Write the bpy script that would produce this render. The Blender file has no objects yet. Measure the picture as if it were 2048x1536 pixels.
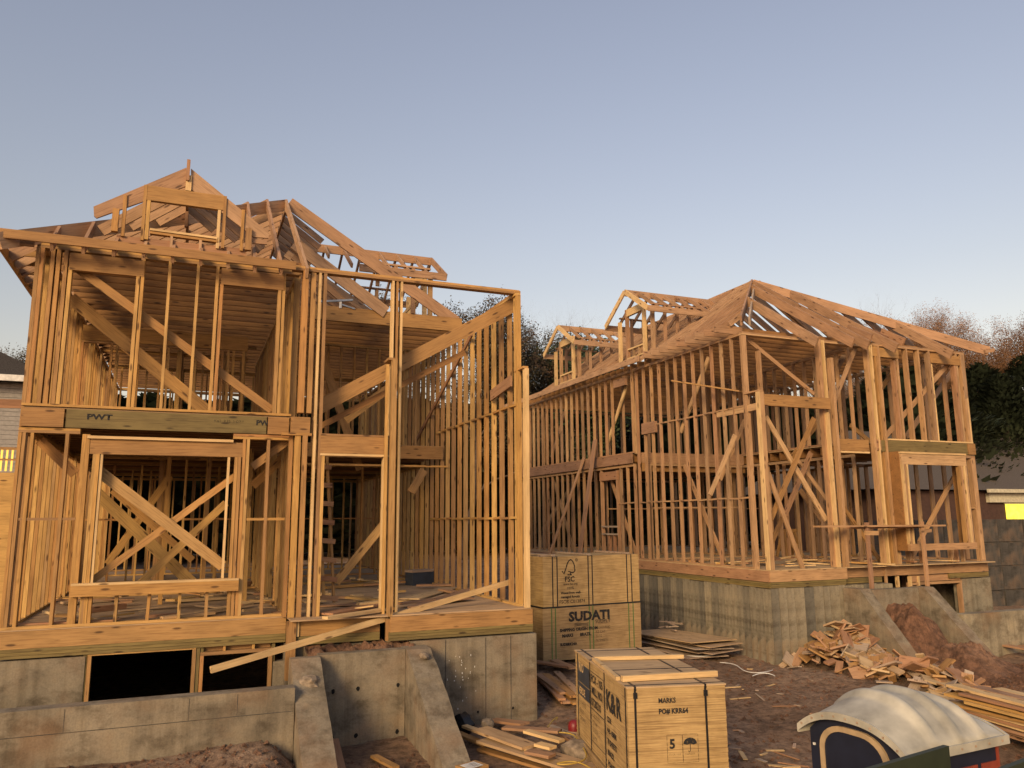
import bpy, bmesh, math, random
from mathutils import Vector, Matrix
from mathutils import noise as mnoise
random.seed(7)
R = math.radians
sc = bpy.context.scene
C = sc.collection
# ------------------------------------------------------------------ camera
FPX, YAW, PIT, ROL = 1560.0, R(22.42), R(9.83), R(-0.43)
fwd = Vector((math.sin(YAW) * math.cos(PIT), math.cos(YAW) * math.cos(PIT), math.sin(PIT)))
rgt = Vector((math.cos(YAW), -math.sin(YAW), 0))
upv = rgt.cross(fwd)
cr, sr = math.cos(ROL), math.sin(ROL)
rgt, upv = cr * rgt + sr * upv, -sr * rgt + cr * upv
cd = bpy.data.cameras.new('camera')
cam = bpy.data.objects.new('camera', cd)
C.objects.link(cam)
cam.matrix_world = Matrix(((rgt.x, upv.x, -fwd.x, 0), (rgt.y, upv.y, -fwd.y, 0), (rgt.z, upv.z, -fwd.z, 0), (0, 0, 0, 1)))
cd.sensor_width = 36
cd.lens = FPX / 2048 * 36
cd.clip_end = 3000
cd.clip_start = 0.05
sc.camera = cam
# ------------------------------------------------------------------ sky, sun, exposure
SUN_AZ, SUN_EL = R(44), R(20)        # light travels towards +Y turned SUN_AZ to +X, falling SUN_EL
w = bpy.data.worlds.new('World')
sc.world = w
w.use_nodes = True
nt = w.node_tree
bg = nt.nodes['Background']
sky = nt.nodes.new('ShaderNodeTexSky')
sky.sky_type = 'NISHITA'
sky.sun_disc = False
sky.sun_elevation = SUN_EL
sky.sun_rotation = SUN_AZ + math.pi
sky.air_density = 2.0
sky.dust_density = 1.0
sky.ozone_density = 2.0
hs = nt.nodes.new('ShaderNodeHueSaturation')          # the muted, slightly lilac dusk sky, all round
hs.inputs['Saturation'].default_value = 0.74
mx = nt.nodes.new('ShaderNodeMix')
mx.data_type = 'RGBA'
mx.blend_type = 'MULTIPLY'
mx.inputs[0].default_value = 1.0
mx.inputs[7].default_value = (1.06, 0.93, 1.03, 1)
nt.links.new(sky.outputs[0], hs.inputs['Color'])
nt.links.new(hs.outputs[0], mx.inputs[6])
nt.links.new(mx.outputs[2], bg.inputs[0])
bg.inputs[1].default_value = 0.10
sl = bpy.data.lights.new('sun', 'SUN')
sun = bpy.data.objects.new('sun', sl)
C.objects.link(sun)
sl.energy = 2.25
sl.angle = R(18)
sl.color = (1.0, 0.71, 0.37)
ld = Vector((math.sin(SUN_AZ) * math.cos(SUN_EL), math.cos(SUN_AZ) * math.cos(SUN_EL), -math.sin(SUN_EL)))
sun.rotation_euler = ld.to_track_quat('-Z', 'Y').to_euler()
sc.view_settings.view_transform = 'Standard'
sc.view_settings.look = 'None'
sc.view_settings.exposure = 0.56
sc.view_settings.gamma = 1.0
sc.cycles.diffuse_bounces = 1
sc.cycles.max_bounces = 6

# ------------------------------------------------------------------ a pixel of the photograph on a known plane
def ray(x, y):
    return rgt * ((x - 1024) / FPX) - upv * ((y - 768) / FPX) + fwd
def onY(x, y, Y):
    d = ray(x, y); return d * (Y / d.y)
def onX(x, y, X):
    d = ray(x, y); return d * (X / d.x)
def onZ(x, y, Z):
    d = ray(x, y); return d * (Z / d.z)

# ------------------------------------------------------------------ materials
def newmat(name):
    m = bpy.data.materials.new(name)
    m.use_nodes = True
    t = m.node_tree
    b = t.nodes['Principled BSDF']
    return m, t, b
def N(t, kind, **kw):
    n = t.nodes.new(kind)
    for k, v in kw.items():
        setattr(n, k, v)
    return n
def ramp(t, fac, stops):
    r = N(t, 'ShaderNodeValToRGB')
    while len(r.color_ramp.elements) < len(stops):
        r.color_ramp.elements.new(0.5)
    for e, (p, c) in zip(r.color_ramp.elements, stops):
        e.position = p
        e.color = (*c, 1)
    t.links.new(fac, r.inputs[0])
    return r.outputs[0]
def mixc(t, a, b, f, mode='MIX'):
    m = N(t, 'ShaderNodeMix', data_type='RGBA', blend_type=mode)
    for s, v in ((m.inputs[0], f), (m.inputs[6], a), (m.inputs[7], b)):
        if isinstance(v, (int, float)):
            s.default_value = v
        elif isinstance(v, tuple):
            s.default_value = (*v, 1)
        else:
            t.links.new(v, s)
    return m.outputs[2]
def mapped(t, scale, rand=True, coord='Object'):
    tc = N(t, 'ShaderNodeTexCoord')
    mp = N(t, 'ShaderNodeMapping')
    mp.inputs['Scale'].default_value = scale
    t.links.new(tc.outputs[coord], mp.inputs[0])
    if rand:
        oi = N(t, 'ShaderNodeObjectInfo')
        ml = N(t, 'ShaderNodeMath', operation='MULTIPLY')
        ml.inputs[1].default_value = 57.0
        t.links.new(oi.outputs['Random'], ml.inputs[0])
        cb = N(t, 'ShaderNodeCombineXYZ')
        for i in range(3):
            t.links.new(ml.outputs[0], cb.inputs[i])
        t.links.new(cb.outputs[0], mp.inputs['Location'])
    return mp.outputs[0]
def noise(t, vec, scale, detail=4, rough=0.55):
    n = N(t, 'ShaderNodeTexNoise')
    n.inputs['Scale'].default_value = scale
    n.inputs['Detail'].default_value = detail
    n.inputs['Roughness'].default_value = rough
    if vec is not None:
        t.links.new(vec, n.inputs['Vector'])
    return n.outputs[0]
def bump(t, b, h, strength=0.3, dist=0.01):
    n = N(t, 'ShaderNodeBump')
    n.inputs['Strength'].default_value = strength
    n.inputs['Distance'].default_value = dist
    t.links.new(h, n.inputs['Height'])
    t.links.new(n.outputs[0], b.inputs['Normal'])

def wood(name, cols, dark=0.55, knots=True, rough=0.75):
    m, t, b = newmat(name)
    oi = N(t, 'ShaderNodeObjectInfo')
    tint = ramp(t, oi.outputs['Random'], [(i / (len(cols) - 1), c) for i, c in enumerate(cols)])
    g = noise(t, mapped(t, (1.3, 26, 26)), 2.2, 5, 0.6)
    grain = ramp(t, g, [(0.33, (dark * 1.1, dark * 1.0, dark * .9)), (0.5, (1, 1, 1)), (0.62, (1.08, 1.08, 1.06)), (0.78, (.80, .77, .72))])
    c = mixc(t, tint, grain, 0.8, 'MULTIPLY')
    blot = ramp(t, noise(t, mapped(t, (1, 3, 3)), 1.6, 3), [(0.33, (.70, .66, .60)), (0.6, (1.1, 1.06, 1.0))])
    c = mixc(t, c, blot, 0.65, 'MULTIPLY')
    if knots:
        v = N(t, 'ShaderNodeTexVoronoi')
        v.inputs['Scale'].default_value = 1.0
        t.links.new(mapped(t, (2.4, 9, 9)), v.inputs['Vector'])
        k = ramp(t, v.outputs['Distance'], [(0.10, (.14, .09, .06)), (0.19, (1, 1, 1))])
        c = mixc(t, c, k, 0.8, 'MULTIPLY')
    t.links.new(c, b.inputs['Base Color'])
    b.inputs['Roughness'].default_value = rough
    bump(t, b, g, 0.25, 0.004)
    return m
MW = wood('framing_wood', [(.53, .315, .095), (.42, .225, .07), (.33, .19, .08), (.60, .38, .13), (.40, .195, .07), (.49, .28, .085), (.29, .165, .075), (.55, .34, .11), (.36, .225, .11)])
MW2 = wood('framing_wood_pink', [(.47, .29, .145), (.38, .225, .115), (.30, .19, .11), (.53, .35, .185), (.36, .20, .11), (.43, .265, .135), (.33, .21, .13)])
MW1 = MW
MH = wood('header_wood', [(.38, .215, .075), (.32, .175, .065), (.41, .24, .09)], 0.6)
MJ = wood('joist_wood_shaded', [(.27, .135, .045), (.22, .11, .04), (.30, .155, .052)], 0.6)  # darker than the framing: ceiling shade is put into the colour
MR = wood('roof_wood', [(.40, .235, .135), (.34, .20, .115), (.46, .29, .17), (.39, .245, .15)])
MT = wood('treated_wood', [(.185, .145, .05), (.23, .17, .06), (.15, .115, .045)], 0.5)
MRED = wood('reddish_board', [(.38, .205, .11), (.33, .175, .095), (.43, .255, .14), (.29, .165, .10)], 0.6)
MPALE = wood('pale_board', [(.68, .48, .24), (.60, .42, .21)], 0.75)
MGREY = wood('weathered_board', [(.42, .34, .26), (.36, .27, .20), (.46, .33, .24)], 0.6)

def plywood(name, base, streak):
    m, t, b = newmat(name)
    g = noise(t, mapped(t, (1.2, 1.2, 34)), 2.0, 5, 0.6)
    c = ramp(t, g, [(0.32, streak), (0.55, base), (0.75, tuple(x * 1.12 for x in base))])
    f = noise(t, mapped(t, (3, 3, 3)), 1.5, 4)
    c = mixc(t, c, ramp(t, f, [(0.35, (.74, .70, .62)), (0.65, (1.05, 1.03, 1))]), 0.7, 'MULTIPLY')
    t.links.new(c, b.inputs['Base Color'])
    b.inputs['Roughness'].default_value = 0.7
    bump(t, b, g, 0.5, 0.006)
    return m
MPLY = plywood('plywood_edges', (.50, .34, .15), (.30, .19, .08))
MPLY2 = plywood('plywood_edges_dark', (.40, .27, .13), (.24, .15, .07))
MSHEET = wood('plywood_face', [(.52, .38, .21), (.46, .31, .17), (.42, .30, .19)], 0.7, True)

def concrete(name, base, board=False):
    m, t, b = newmat(name)
    v = mapped(t, (1, 1, 1), False)
    f1 = noise(t, v, 1.1, 6, 0.6)
    c = ramp(t, f1, [(0.28, tuple(x * .50 for x in base)), (0.5, base), (0.72, tuple(min(1, x * 1.25) for x in base))])
    st = noise(t, mapped(t, (5, 5, .35), False), 1.4, 5, 0.6)
    c = mixc(t, c, ramp(t, st, [(0.36, (.42, .38, .32)), (0.54, (1, 1, 1))]), 0.45, 'MULTIPLY')
    bl = noise(t, mapped(t, (1, 1, 1.6), False), 2.6, 7, .68)
    c = mixc(t, c, ramp(t, bl, [(0.36, (.45, .41, .36)), (0.5, (1, 1, 1)), (0.66, (1.22, 1.18, 1.1))]), 0.75, 'MULTIPLY')
    rust = ramp(t, noise(t, mapped(t, (.8, .8, .8), False), 1.7, 5), [(0.5, (0, 0, 0)), (0.68, (1, 1, 1))])
    rf = N(t, 'ShaderNodeMath', operation='MULTIPLY'); rf.inputs[1].default_value = .55
    t.links.new(rust, rf.inputs[0])
    c = mixc(t, c, (.20, .115, .06), rf.outputs[0])
    fine = noise(t, v, 42, 4)
    c = mixc(t, c, ramp(t, fine, [(0.3, (.72, .72, .72)), (0.6, (1.06, 1.06, 1.06))]), 0.6, 'MULTIPLY')
    if board:
        oi = N(t, 'ShaderNodeObjectInfo')
        c = mixc(t, c, ramp(t, oi.outputs['Random'], [(0, (.55, .56, .58)), (.5, (.95, .92, .86)), (1, (1.25, 1.18, 1.05))]), 0.95, 'MULTIPLY')
    t.links.new(c, b.inputs['Base Color'])
    b.inputs['Roughness'].default_value = 0.9
    bump(t, b, fine, 0.35, 0.006)
    return m
MC = concrete('concrete', (.225, .188, .135))
MCB = concrete('board_formed_concrete', (.245, .22, .17), True)
MCD = concrete('joint_and_shade_concrete', (.075, .068, .06))  # yard wall's shade is put into this dark tone; joints share it

def dirt(name, a, bcol, ccol):
    m, t, b = newmat(name)
    v = mapped(t, (1, 1, 1), False)
    f1 = noise(t, v, 0.55, 8, 0.62)
    c = ramp(t, f1, [(0.33, a), (0.5, bcol), (0.68, ccol)])
    f2 = noise(t, v, 7, 8, 0.7)
    c = mixc(t, c, ramp(t, f2, [(0.36, (.34, .29, .25)), (0.6, (1.15, 1.08, 1.0))]), 0.9, 'MULTIPLY')
    t.links.new(c, b.inputs['Base Color'])
    b.inputs['Roughness'].default_value = 0.97
    f3 = noise(t, v, 20, 10, 0.8)
    bump(t, b, f3, 1.0, 0.10)
    return m
MD = dirt('red_dirt', (.23, .145, .092), (.38, .25, .165), (.52, .38, .275))
MD2 = dirt('dirt_clods', (.17, .088, .052), (.28, .15, .09), (.38, .23, .15))

def plain(name, col, rough=0.6, metal=0.0, var=0.25, sc_=8):
    m, t, b = newmat(name)
    f = noise(t, mapped(t, (1, 1, 1)), sc_, 4)
    c = mixc(t, col, ramp(t, f, [(0.3, (1 - var,) * 3), (0.7, (1 + var * .4,) * 3)]), 1.0, 'MULTIPLY')
    t.links.new(c, b.inputs['Base Color'])
    b.inputs['Roughness'].default_value = rough
    b.inputs['Metallic'].default_value = metal
    return m
MBLK = plain('black_strap', (.012, .012, .014), 0.45)
MGRN = plain('green_strap', (.10, .17, .05), 0.5)
def ink(name, col, lo, hi):
    m, t, b = newmat(name)
    b.inputs['Base Color'].default_value = (*col, 1)
    b.inputs['Roughness'].default_value = .85
    f = noise(t, mapped(t, (1, 1, 1), False), 26, 5, .7)
    a = ramp(t, f, [(lo, (0, 0, 0)), (hi, (1, 1, 1))])
    t.links.new(a, b.inputs['Alpha'])
    return m
MINK = ink('stencil_ink', (.016, .016, .018), .30, .46)
MINKB = ink('faded_ink', (.035, .03, .022), .36, .60)
MNAVY = plain('navy_plastic', (.012, .016, .034), 0.42)
MCREAM = plain('cream_plastic', (.46, .43, .35), 0.5, 0, 0.42, 3.5)
MTAN = plain('tan_plastic', (.46, .33, .19), 0.45)
MORED = plain('red_orange_panel', (.28, .05, .025), 0.5)
MDGRN = plain('dark_green_paint', (.030, .038, .018), 0.6)
MRED1 = plain('red_plastic', (.22, .014, .016), 0.45)
MWHITE = plain('white_paint', (.72, .70, .66), 0.6)
MBLUE = plain('dark_blue_box', (.035, .045, .065), 0.5)
MHOLE = plain('hole_dark', (.006, .006, .006), 1)
MSTEEL = plain('galvanised_steel', (.32, .34, .37), 0.4, 0.7)
MROOF = plain('dark_shingle', (.045, .042, .045), 0.9, 0, 0.5, 30)
MROOFB = plain('brown_shingle', (.10, .082, .07), 0.95, 0, 0.5, 30)
MSIDE = plain('pale_siding', (.30, .28, .26), 0.7)
MBRICK = plain('shade_dark_brick', (.07, .035, .025), 0.9)  # brightness lowered so the neighbour wall's shadow is in the colour
MTRIM = plain('cream_trim', (.55, .50, .36), 0.6)
MROCK = plain('rubble', (.27, .21, .15), 0.95, 0, 0.6, 12)
MCORD = plain('yellow_cord', (.50, .33, .06), 0.5)
MBARK = plain('bark', (.085, .06, .045), 0.95, 0, 0.5, 9)
MTWIG = plain('twig_grey', (.14, .11, .095), 0.95)
MTWIGR = plain('twig_red', (.22, .115, .075), 0.95)
def leafmat(name, cols):
    m, t, b = newmat(name)
    f = noise(t, mapped(t, (1, 1, 1), False), 1.6, 3)
    c = ramp(t, f, [(0.3 + 0.4 * i / (len(cols) - 1), x) for i, x in enumerate(cols)])
    t.links.new(c, b.inputs['Base Color'])
    b.inputs['Roughness'].default_value = 0.8
    return m
MLD = leafmat('leaf_dark', [(.018, .030, .012), (.035, .055, .018), (.06, .075, .025)])
MLE = leafmat('evergreen', [(.014, .024, .010), (.028, .042, .017), (.055, .062, .026)])
MLB = leafmat('leaf_brown', [(.13, .065, .03), (.23, .12, .055), (.32, .165, .075)])
MLO = leafmat('leaf_olive', [(.035, .032, .015), (.07, .055, .025), (.13, .065, .035)])
mwin, _t, _b = newmat('lit_window')
_b.inputs['Base Color'].default_value = (.8, .7, .1, 1)
_f = noise(_t, mapped(_t, (1, 1, 1)), 2.5, 3)
_t.links.new(ramp(_t, _f, [(0.35, (.55, .45, .02)), (0.6, (.95, .90, .08))]), _b.inputs['Emission Color'])
_b.inputs['Emission Strength'].default_value = 1.0
mrail_glow, _t, _b = newmat('rail_painted_glow')
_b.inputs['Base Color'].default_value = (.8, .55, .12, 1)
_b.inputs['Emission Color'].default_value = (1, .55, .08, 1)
_b.inputs['Emission Strength'].default_value = 0.55  # emission paints lamplight onto the rail; no lamp stands there

# ------------------------------------------------------------------ object helpers
def link(o, parent=None, kind=None):
    C.objects.link(o)
    if parent is not None:
        o.parent = parent
    if kind:
        o['kind'] = kind
    return o
def thing(name, label, cat, loc=(0, 0, 0), rz=0.0, group=None):
    o = bpy.data.objects.new(name, None)
    C.objects.link(o)
    o.location = loc
    o.rotation_euler = (0, 0, rz)
    return tag(o, label, cat, group)
def tag(o, label, cat, group=None):
    o['label'] = label
    o['category'] = cat
    if group:
        o['group'] = group
    return o
def mesh_obj(name, verts, faces, mat, parent=None, kind=None, smooth=False):
    me = bpy.data.meshes.new(name)
    me.from_pydata([tuple(v) for v in verts], [], faces)
    me.update()
    if mat:
        me.materials.append(mat)
    if smooth:
        me.polygons.foreach_set('use_smooth', [True] * len(me.polygons))
    o = bpy.data.objects.new(name, me)
    return link(o, parent, kind)
BOXF = [(0, 1, 3, 2), (4, 6, 7, 5), (0, 4, 5, 1), (2, 3, 7, 6), (0, 2, 6, 4), (1, 5, 7, 3)]
_cache = {}
def box_mesh(l, wd, h, mat):
    k = (round(l, 3), round(wd, 4), round(h, 4), mat.name)
    if k not in _cache:
        me = bpy.data.meshes.new('member')
        a, b_, c = l / 2, wd / 2, h / 2
        me.from_pydata([(x, y, z) for x in (-a, a) for y in (-b_, b_) for z in (-c, c)], [], BOXF)
        me.materials.append(mat)
        me.update()
        _cache[k] = me
    return _cache[k]
def wmat(o):
    m = o.matrix_basis.copy()
    while o.parent is not None:
        o = o.parent
        m = o.matrix_basis @ m
    return m
def M(name, p0, p1, wd, h, parent=None, mat=None, up=None, jit=0.0015):
    """one straight timber from p0 to p1; wd across, h along 'up'."""
    mat = mat or MW
    p0, p1 = Vector(p0), Vector(p1)
    d = p1 - p0
    L = d.length
    x = d / L
    u = Vector(up) if up else (Vector((0, 1, 0)) if abs(x.z) > 0.95 else Vector((0, 0, 1)))
    y = u.cross(x).normalized()
    z = x.cross(y)
    me = box_mesh(L, wd, h, mat)
    o = bpy.data.objects.new(name, me)
    mid = (p0 + p1) / 2 + Vector((random.uniform(-jit, jit), random.uniform(-jit, jit), random.uniform(-jit, jit)))
    mw = Matrix(((x.x, y.x, z.x, mid.x), (x.y, y.y, z.y, mid.y), (x.z, y.z, z.z, mid.z), (0, 0, 0, 1)))
    if parent is not None:
        o.parent = parent
        mw = wmat(parent).inverted() @ mw
    o.matrix_basis = mw
    C.objects.link(o)
    return o
def B(name, lo, hi, mat, parent=None, kind=None):
    """axis-aligned block between two corners (local to the parent's location)."""
    lo, hi = Vector(lo), Vector(hi)
    c = (lo + hi) / 2
    s = hi - lo
    o = bpy.data.objects.new(name, box_mesh(s.x, s.y, s.z, mat))
    o.location = c - (parent.location if parent is not None else Vector())
    link(o, parent, kind)
    return o
def prism(name, prof, y0, y1, mat, parent=None, axis='Y', kind=None):
    """closed profile [(a, z)] pushed along an axis; world coordinates."""
    n = len(prof)
    vs = []
    for d in (y0, y1):
        for a, z in prof:
            v = Vector((a, d, z)) if axis == 'Y' else Vector((d, a, z))
            vs.append(v)
    off = parent.location if parent is not None else Vector()
    base = vs[0].copy()
    vs2 = [v - base for v in vs]
    fs = [tuple(range(n)), tuple(range(2 * n - 1, n - 1, -1))] + [(i, n + i, n + (i + 1) % n, (i + 1) % n) for i in range(n)]
    o = mesh_obj(name, vs2, fs, mat, parent, kind)
    bm = bmesh.new(); bm.from_mesh(o.data); bmesh.ops.recalc_face_normals(bm, faces=bm.faces); bm.to_mesh(o.data); bm.free()
    o.location = base - off
    return o

# ================================================================== GROUND
G = -3.15
def gz(x, y):
    z = G
    if y < 10.5:
        z -= 0.10 * min(10.5 - y, 6)
    z += 0.26 * math.exp(-(((x - 8) / 2.4) ** 2 + ((y - 15.6) / 2.0) ** 2))
    if y > 22:
        z += min(y - 22, 14) * 0.09
    if x < 1.5 and y < 11.2:                     # loose fill in front of the low wall
        z += 0.36 * max(0, min(1, (y - 9.0) / 1.8)) * max(0, min(1, (1.5 - x) / .4))
    z += 0.05 * math.sin(x * 1.7 + 1.3 * math.sin(y * .9)) * math.sin(y * 1.3 + x * .4)
    return z
def build_ground():
    rnd = random.Random(3)
    def axis(lo, hi, segs):
        out = [lo]
        for a, b_, st in segs:
            v = a
            while v < b_ - 1e-6:
                if v > out[-1] + 1e-6:
                    out.append(v)
                v += st
        out.append(hi)
        return out
    xs = axis(-600, 600, [(-200, -30, 40), (-30, -6, 2), (-6, 22, .13), (22, 50, 2), (50, 300, 50)])
    ys = axis(-60, 900, [(-40, 2, 4), (2, 8, .4), (8, 18, .13), (18, 40, 1), (40, 100, 10), (100, 500, 80)])
    vs = []
    for y in ys:
        for x in xs:
            near = -6 < x < 22 and 7 < y < 19
            n = 0
            if near:
                n = rnd.uniform(-.018, .018)
            vs.append((x, y, gz(x, y) + n))
    nx = len(xs)
    fs = [(j * nx + i, j * nx + i + 1, (j + 1) * nx + i + 1, (j + 1) * nx + i) for j in range(len(ys) - 1) for i in range(nx - 1)]
    g = mesh_obj('ground', vs, fs, MD, None, 'structure', True)
    # clods and gravel
    cv, cf = [], []
    def clod(x, y, s):
        z = gz(x, y)
        b0 = len(cv)
        for k in range(6):
            a = k * math.pi / 3 + rnd.random() * .6
            cv.append((x + s * rnd.uniform(.6, 1.1) * math.cos(a), y + s * rnd.uniform(.6, 1.1) * math.sin(a), z + rnd.uniform(-.3, .25) * s))
        cv.append((x + rnd.uniform(-.3, .3) * s, y + rnd.uniform(-.3, .3) * s, z + s * rnd.uniform(.5, .95)))
        for k in range(6):
            cf.append((b0 + k, b0 + (k + 1) % 6, b0 + 6))
    for _ in range(5200):
        x, y = rnd.uniform(4.5, 17), rnd.uniform(8, 15.5)
        clod(x, y, rnd.choice((.012, .018, .02, .03, .045)))
    for _ in range(1500):
        x = rnd.gauss(15.1, .9); y = rnd.uniform(10.3, 12.2)
        clod(x, y, rnd.choice((.03, .04, .05, .07)))
    for _ in range(1800):
        x, y = rnd.uniform(-3, 3.2), rnd.uniform(8.6, 11.0)
        clod(x, y, rnd.choice((.015, .02, .03, .045)))
    o = mesh_obj('loose_dirt_clods', cv, cf, MD2, None, 'stuff')
    tag(o, 'loose reddish dirt clods and pebbles strewn over the bare ground', 'dirt')
build_ground()

# ================================================================== HOUSE HELPERS
def vstud(H, x, y, z0, z1, wx=.042, wy=.10, name='stud', mat=None):
    j = random.uniform(-.006, .006)
    return M(name, (x + j, y, z0), (x + random.uniform(-.006, .006), y, z1), wx, wy, H, mat)
def xwall(H, y, x0, x1, z0, z1, wy=.10, sp=.406, skip=(), top=2, blocking=None):
    H = M('wall_frame', (x0, y, z0 + .019), (x1, y, z0 + .019), wy, .038, H)
    for k in range(top):
        M('plate', (x0, y, z1 - .019 - .0385 * k), (x1, y, z1 - .019 - .0385 * k), wy, .037, H)
    x = x0 + .02
    while x < x1:
        if not any(a < x < b_ for a, b_ in skip):
            vstud(H, x, y, z0 + .038, z1 - .038 * top, .042, wy - .004)
        x += sp
    if blocking:
        M('blocking', (x0, y, blocking), (x1, y, blocking), wy - .012, .038, H)
def ywall(H, x, y0, y1, z0, z1, wx=.10, sp=.406, skip=(), top=2, blocking=()):
    H = M('wall_frame', (x, y0, z0 + .019), (x, y1, z0 + .019), wx, .038, H)
    for k in range(top):
        M('plate', (x, y0, z1 - .019 - .0385 * k), (x, y1, z1 - .019 - .0385 * k), wx, .037, H)
    y = y0 + .02
    while y < y1:
        if not any(a < y < b_ for a, b_ in skip):
            j = random.uniform(-.008, .008)
            M('stud', (x, y + j, z0 + .038), (x, y + random.uniform(-.008, .008), z1 - .038 * top), wx - .004, .042, H)
        y += sp
    for z, a, b_ in blocking:
        yy = a
        while yy < b_ - .1:
            M('blocking', (x, yy + .04, z + random.uniform(-.012, .012)), (x, min(yy + .406, b_) - .01, z + random.uniform(-.012, .012)), wx - .012, .038, H)
            yy += .406
def fp(H, name, a, b_, Y, wd, dep, mat=None, dy=0.0, up=None):
    """timber between two photo points on the plane Y; wd is its width across the view, dep its depth."""
    p, q = onY(*a, Y), onY(*b_, Y)
    p.y += dy; q.y += dy
    d = (q - p).normalized()
    if abs(d.z) > 0.95:                           # plumb: keep it plumb
        m = (p.x + q.x) / 2
        p.x = q.x = m
        return M(name, p, q, wd, dep, H, mat, up=(0, 1, 0))
    return M(name, p, q, wd, dep, H, mat, up=(0, 1, 0))
def dormer(H, xf, sg, yc, hw, zr, ze, slope, xr, tail=.32, mat=None):
    """gable dormer facing -X*sg: ridge at zr along X from xf to xr, eaves at ze; slope(x) = main roof height."""
    mat = mat or MR
    H = M('dormer', (xf - sg * tail, yc, zr - .09), (xr, yc, zr - .09), .04, .20, H, mat)
    n = int(abs(xr - (xf - sg * tail)) / .44) + 1
    for k in range(n):
        x = xf - sg * tail + sg * .44 * k
        for s in (-1, 1):
            # where the valley cuts the rafter
            f = 1.0
            for q in range(1, 21):
                zz = zr + (ze - zr) * q / 20
                if slope(x) > zz + .02:
                    f = max(.05, (q - 1) / 20); break
            if f < .12:
                continue
            M('dormer_rafter', (x, yc + s * .022, zr - .06), (x, yc + s * hw * f, zr - .06 + (ze - zr) * f), .042, .10 if k else .15, H, MPALE if (k == 0 and sg > 0) else mat)  # front pair paler: light on the gable is put into the colour
    # eave boards
    for s in (-1, 1):
        xe = xf - sg * tail
        x1 = xe
        while slope(x1) < ze - .05 and abs(x1 - xe) < 4:
            x1 += sg * .05
        M('dormer_fascia', (xe, yc + s * (hw + .02), ze - .07), (x1, yc + s * (hw + .02), ze - .07), .04, .17, H, mat)
    # front wall: pale timber carries the light falling on it
    zw = ze + .14
    hwid = hw - .30
    ys = [-hwid, -hwid * .52, hwid * .52, hwid]
    for i, yy in enumerate(ys):
        ztop = zr - .15 - (zr - ze) * abs(yy) / hw
        M('dormer_stud', (xf, yc + yy, slope(xf) + .02), (xf, yc + yy, ztop), .10, .085, H, MPALE if i % 2 else MW)
    a = hwid * .52
    zh = ze + .10
    M('dormer_header', (xf - sg * .002, yc - a - .05, zh + .12), (xf - sg * .002, yc + a + .05, zh + .12), .09, .22, H, MPALE)
    M('dormer_sill', (xf, yc - a, slope(xf) + .34), (xf, yc + a, slope(xf) + .34), .10, .045, H, MPALE)
    M('dormer_sill', (xf - sg * .004, yc - a, slope(xf) + .06), (xf - sg * .004, yc + a, slope(xf) + .06), .10, .045, H, MPALE)
    for yy in (-a * .33, a * .33):
        M('dormer_stud', (xf, yc + yy, slope(xf) + .08), (xf, yc + yy, slope(xf) + .32), .08, .04, H, MW)
    # cheek walls
    for s in (-1, 1):
        k = 1
        while True:
            x = xf + sg * .42 * k
            if slope(x) > ze - .25 or k > 8:
                break
            M('dormer_stud', (x, yc + s * hwid, slope(x) + .02), (x, yc + s * hwid, ze + .16), .085, .06, H, mat)
            k += 1
        M('dormer_plate', (xf, yc + s * hwid, ze + .18), (xf + sg * .42 * k, yc + s * hwid, ze + .18), .09, .04, H, mat)
    M('dormer_brace', (xf + sg * .1, yc - a, slope(xf) + .9), (xf + sg * .5, yc + a * .4, slope(xf) + .4), .03, .07, H, MPALE)

# ================================================================== NEAR HOUSE (left)
XA, XB, YF, YB = -2.27, 5.36, 12.8, 26.6
F1, P1, F2, T = -1.44, 1.34, 1.65, 4.08
H = thing('house_frame', 'tall open timber house frame on the left, with front gable dormer and bare rafters', 'house frame', (XA, YF, -1.84))
SL = .6875
def nz(x):                                         # roof height over the right slope
    return T + .12 + (XB - x) * SL
# decks
B('subfloor', (XA, YF + .01, F1 - .02), (XB - .01, YB, F1), MSHEET, H)
B('subfloor', (1.50, 12.20, F1 - .021), (XB - .012, YF, F1 - .001), MSHEET, H)
B('subfloor', (XA + .01, YF + .04, F2 - .025), (1.5, 17.0, F2 - .005), MSHEET, H)
B('subfloor', (XA + .011, 17.0, F2 - .026), (XB - .1, YB - .03, F2 - .006), MSHEET, H)
# rim boards and sill plates
M('rim_board', (XA, YF, F1 - .137), (1.50, YF, F1 - .137), .04, .23, H, MH)
M('rim_board', (1.52, 12.38, F1 - .137), (2.86, 12.38, F1 - .137), .04, .23, H, MH)
M('rim_board', (2.98, 12.19, F1 - .137), (XB, 12.19, F1 - .137), .04, .23, H, MW)
M('rim_board', (XA, YF, F1 - .137), (XA, YB, F1 - .137), .04, .23, H, MH)
M('rim_board', (XB, 12.2, F1 - .137), (XB, YB, F1 - .137), .04, .23, H, MH)
for k in range(3):
    M('sill_plate', (XA, YF + .02 + .006 * k, F1 - .275 - .042 * k), (1.5, YF + .02 + .006 * k, F1 - .275 - .042 * k), .10, .039, H, MT)
    M('sill_plate', (2.96, 12.21 + .008 * k, F1 - .275 - .042 * k), (XB, 12.21 + .008 * k, F1 - .275 - .042 * k), .10, .039, H, MT)
    M('sill_plate', (1.53, 12.40 + .008 * k, F1 - .275 - .042 * k), (2.86, 12.40 + .008 * k, F1 - .275 - .042 * k), .10, .039, H, MT)
    M('sill_plate', (XB - .06, 12.3, F1 - .275 - .042 * k), (XB - .06, YB, F1 - .275 - .042 * k), .10, .039, H, MT)
M('post', (1.53, 12.36, F1 - .03), (1.53, 12.36, -2.30), .13, .12, H, MH)
M('post', (1.62, 12.345, F1 - .03), (1.62, 12.345, F1 - .25), .04, .03, H, MPALE)
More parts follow.
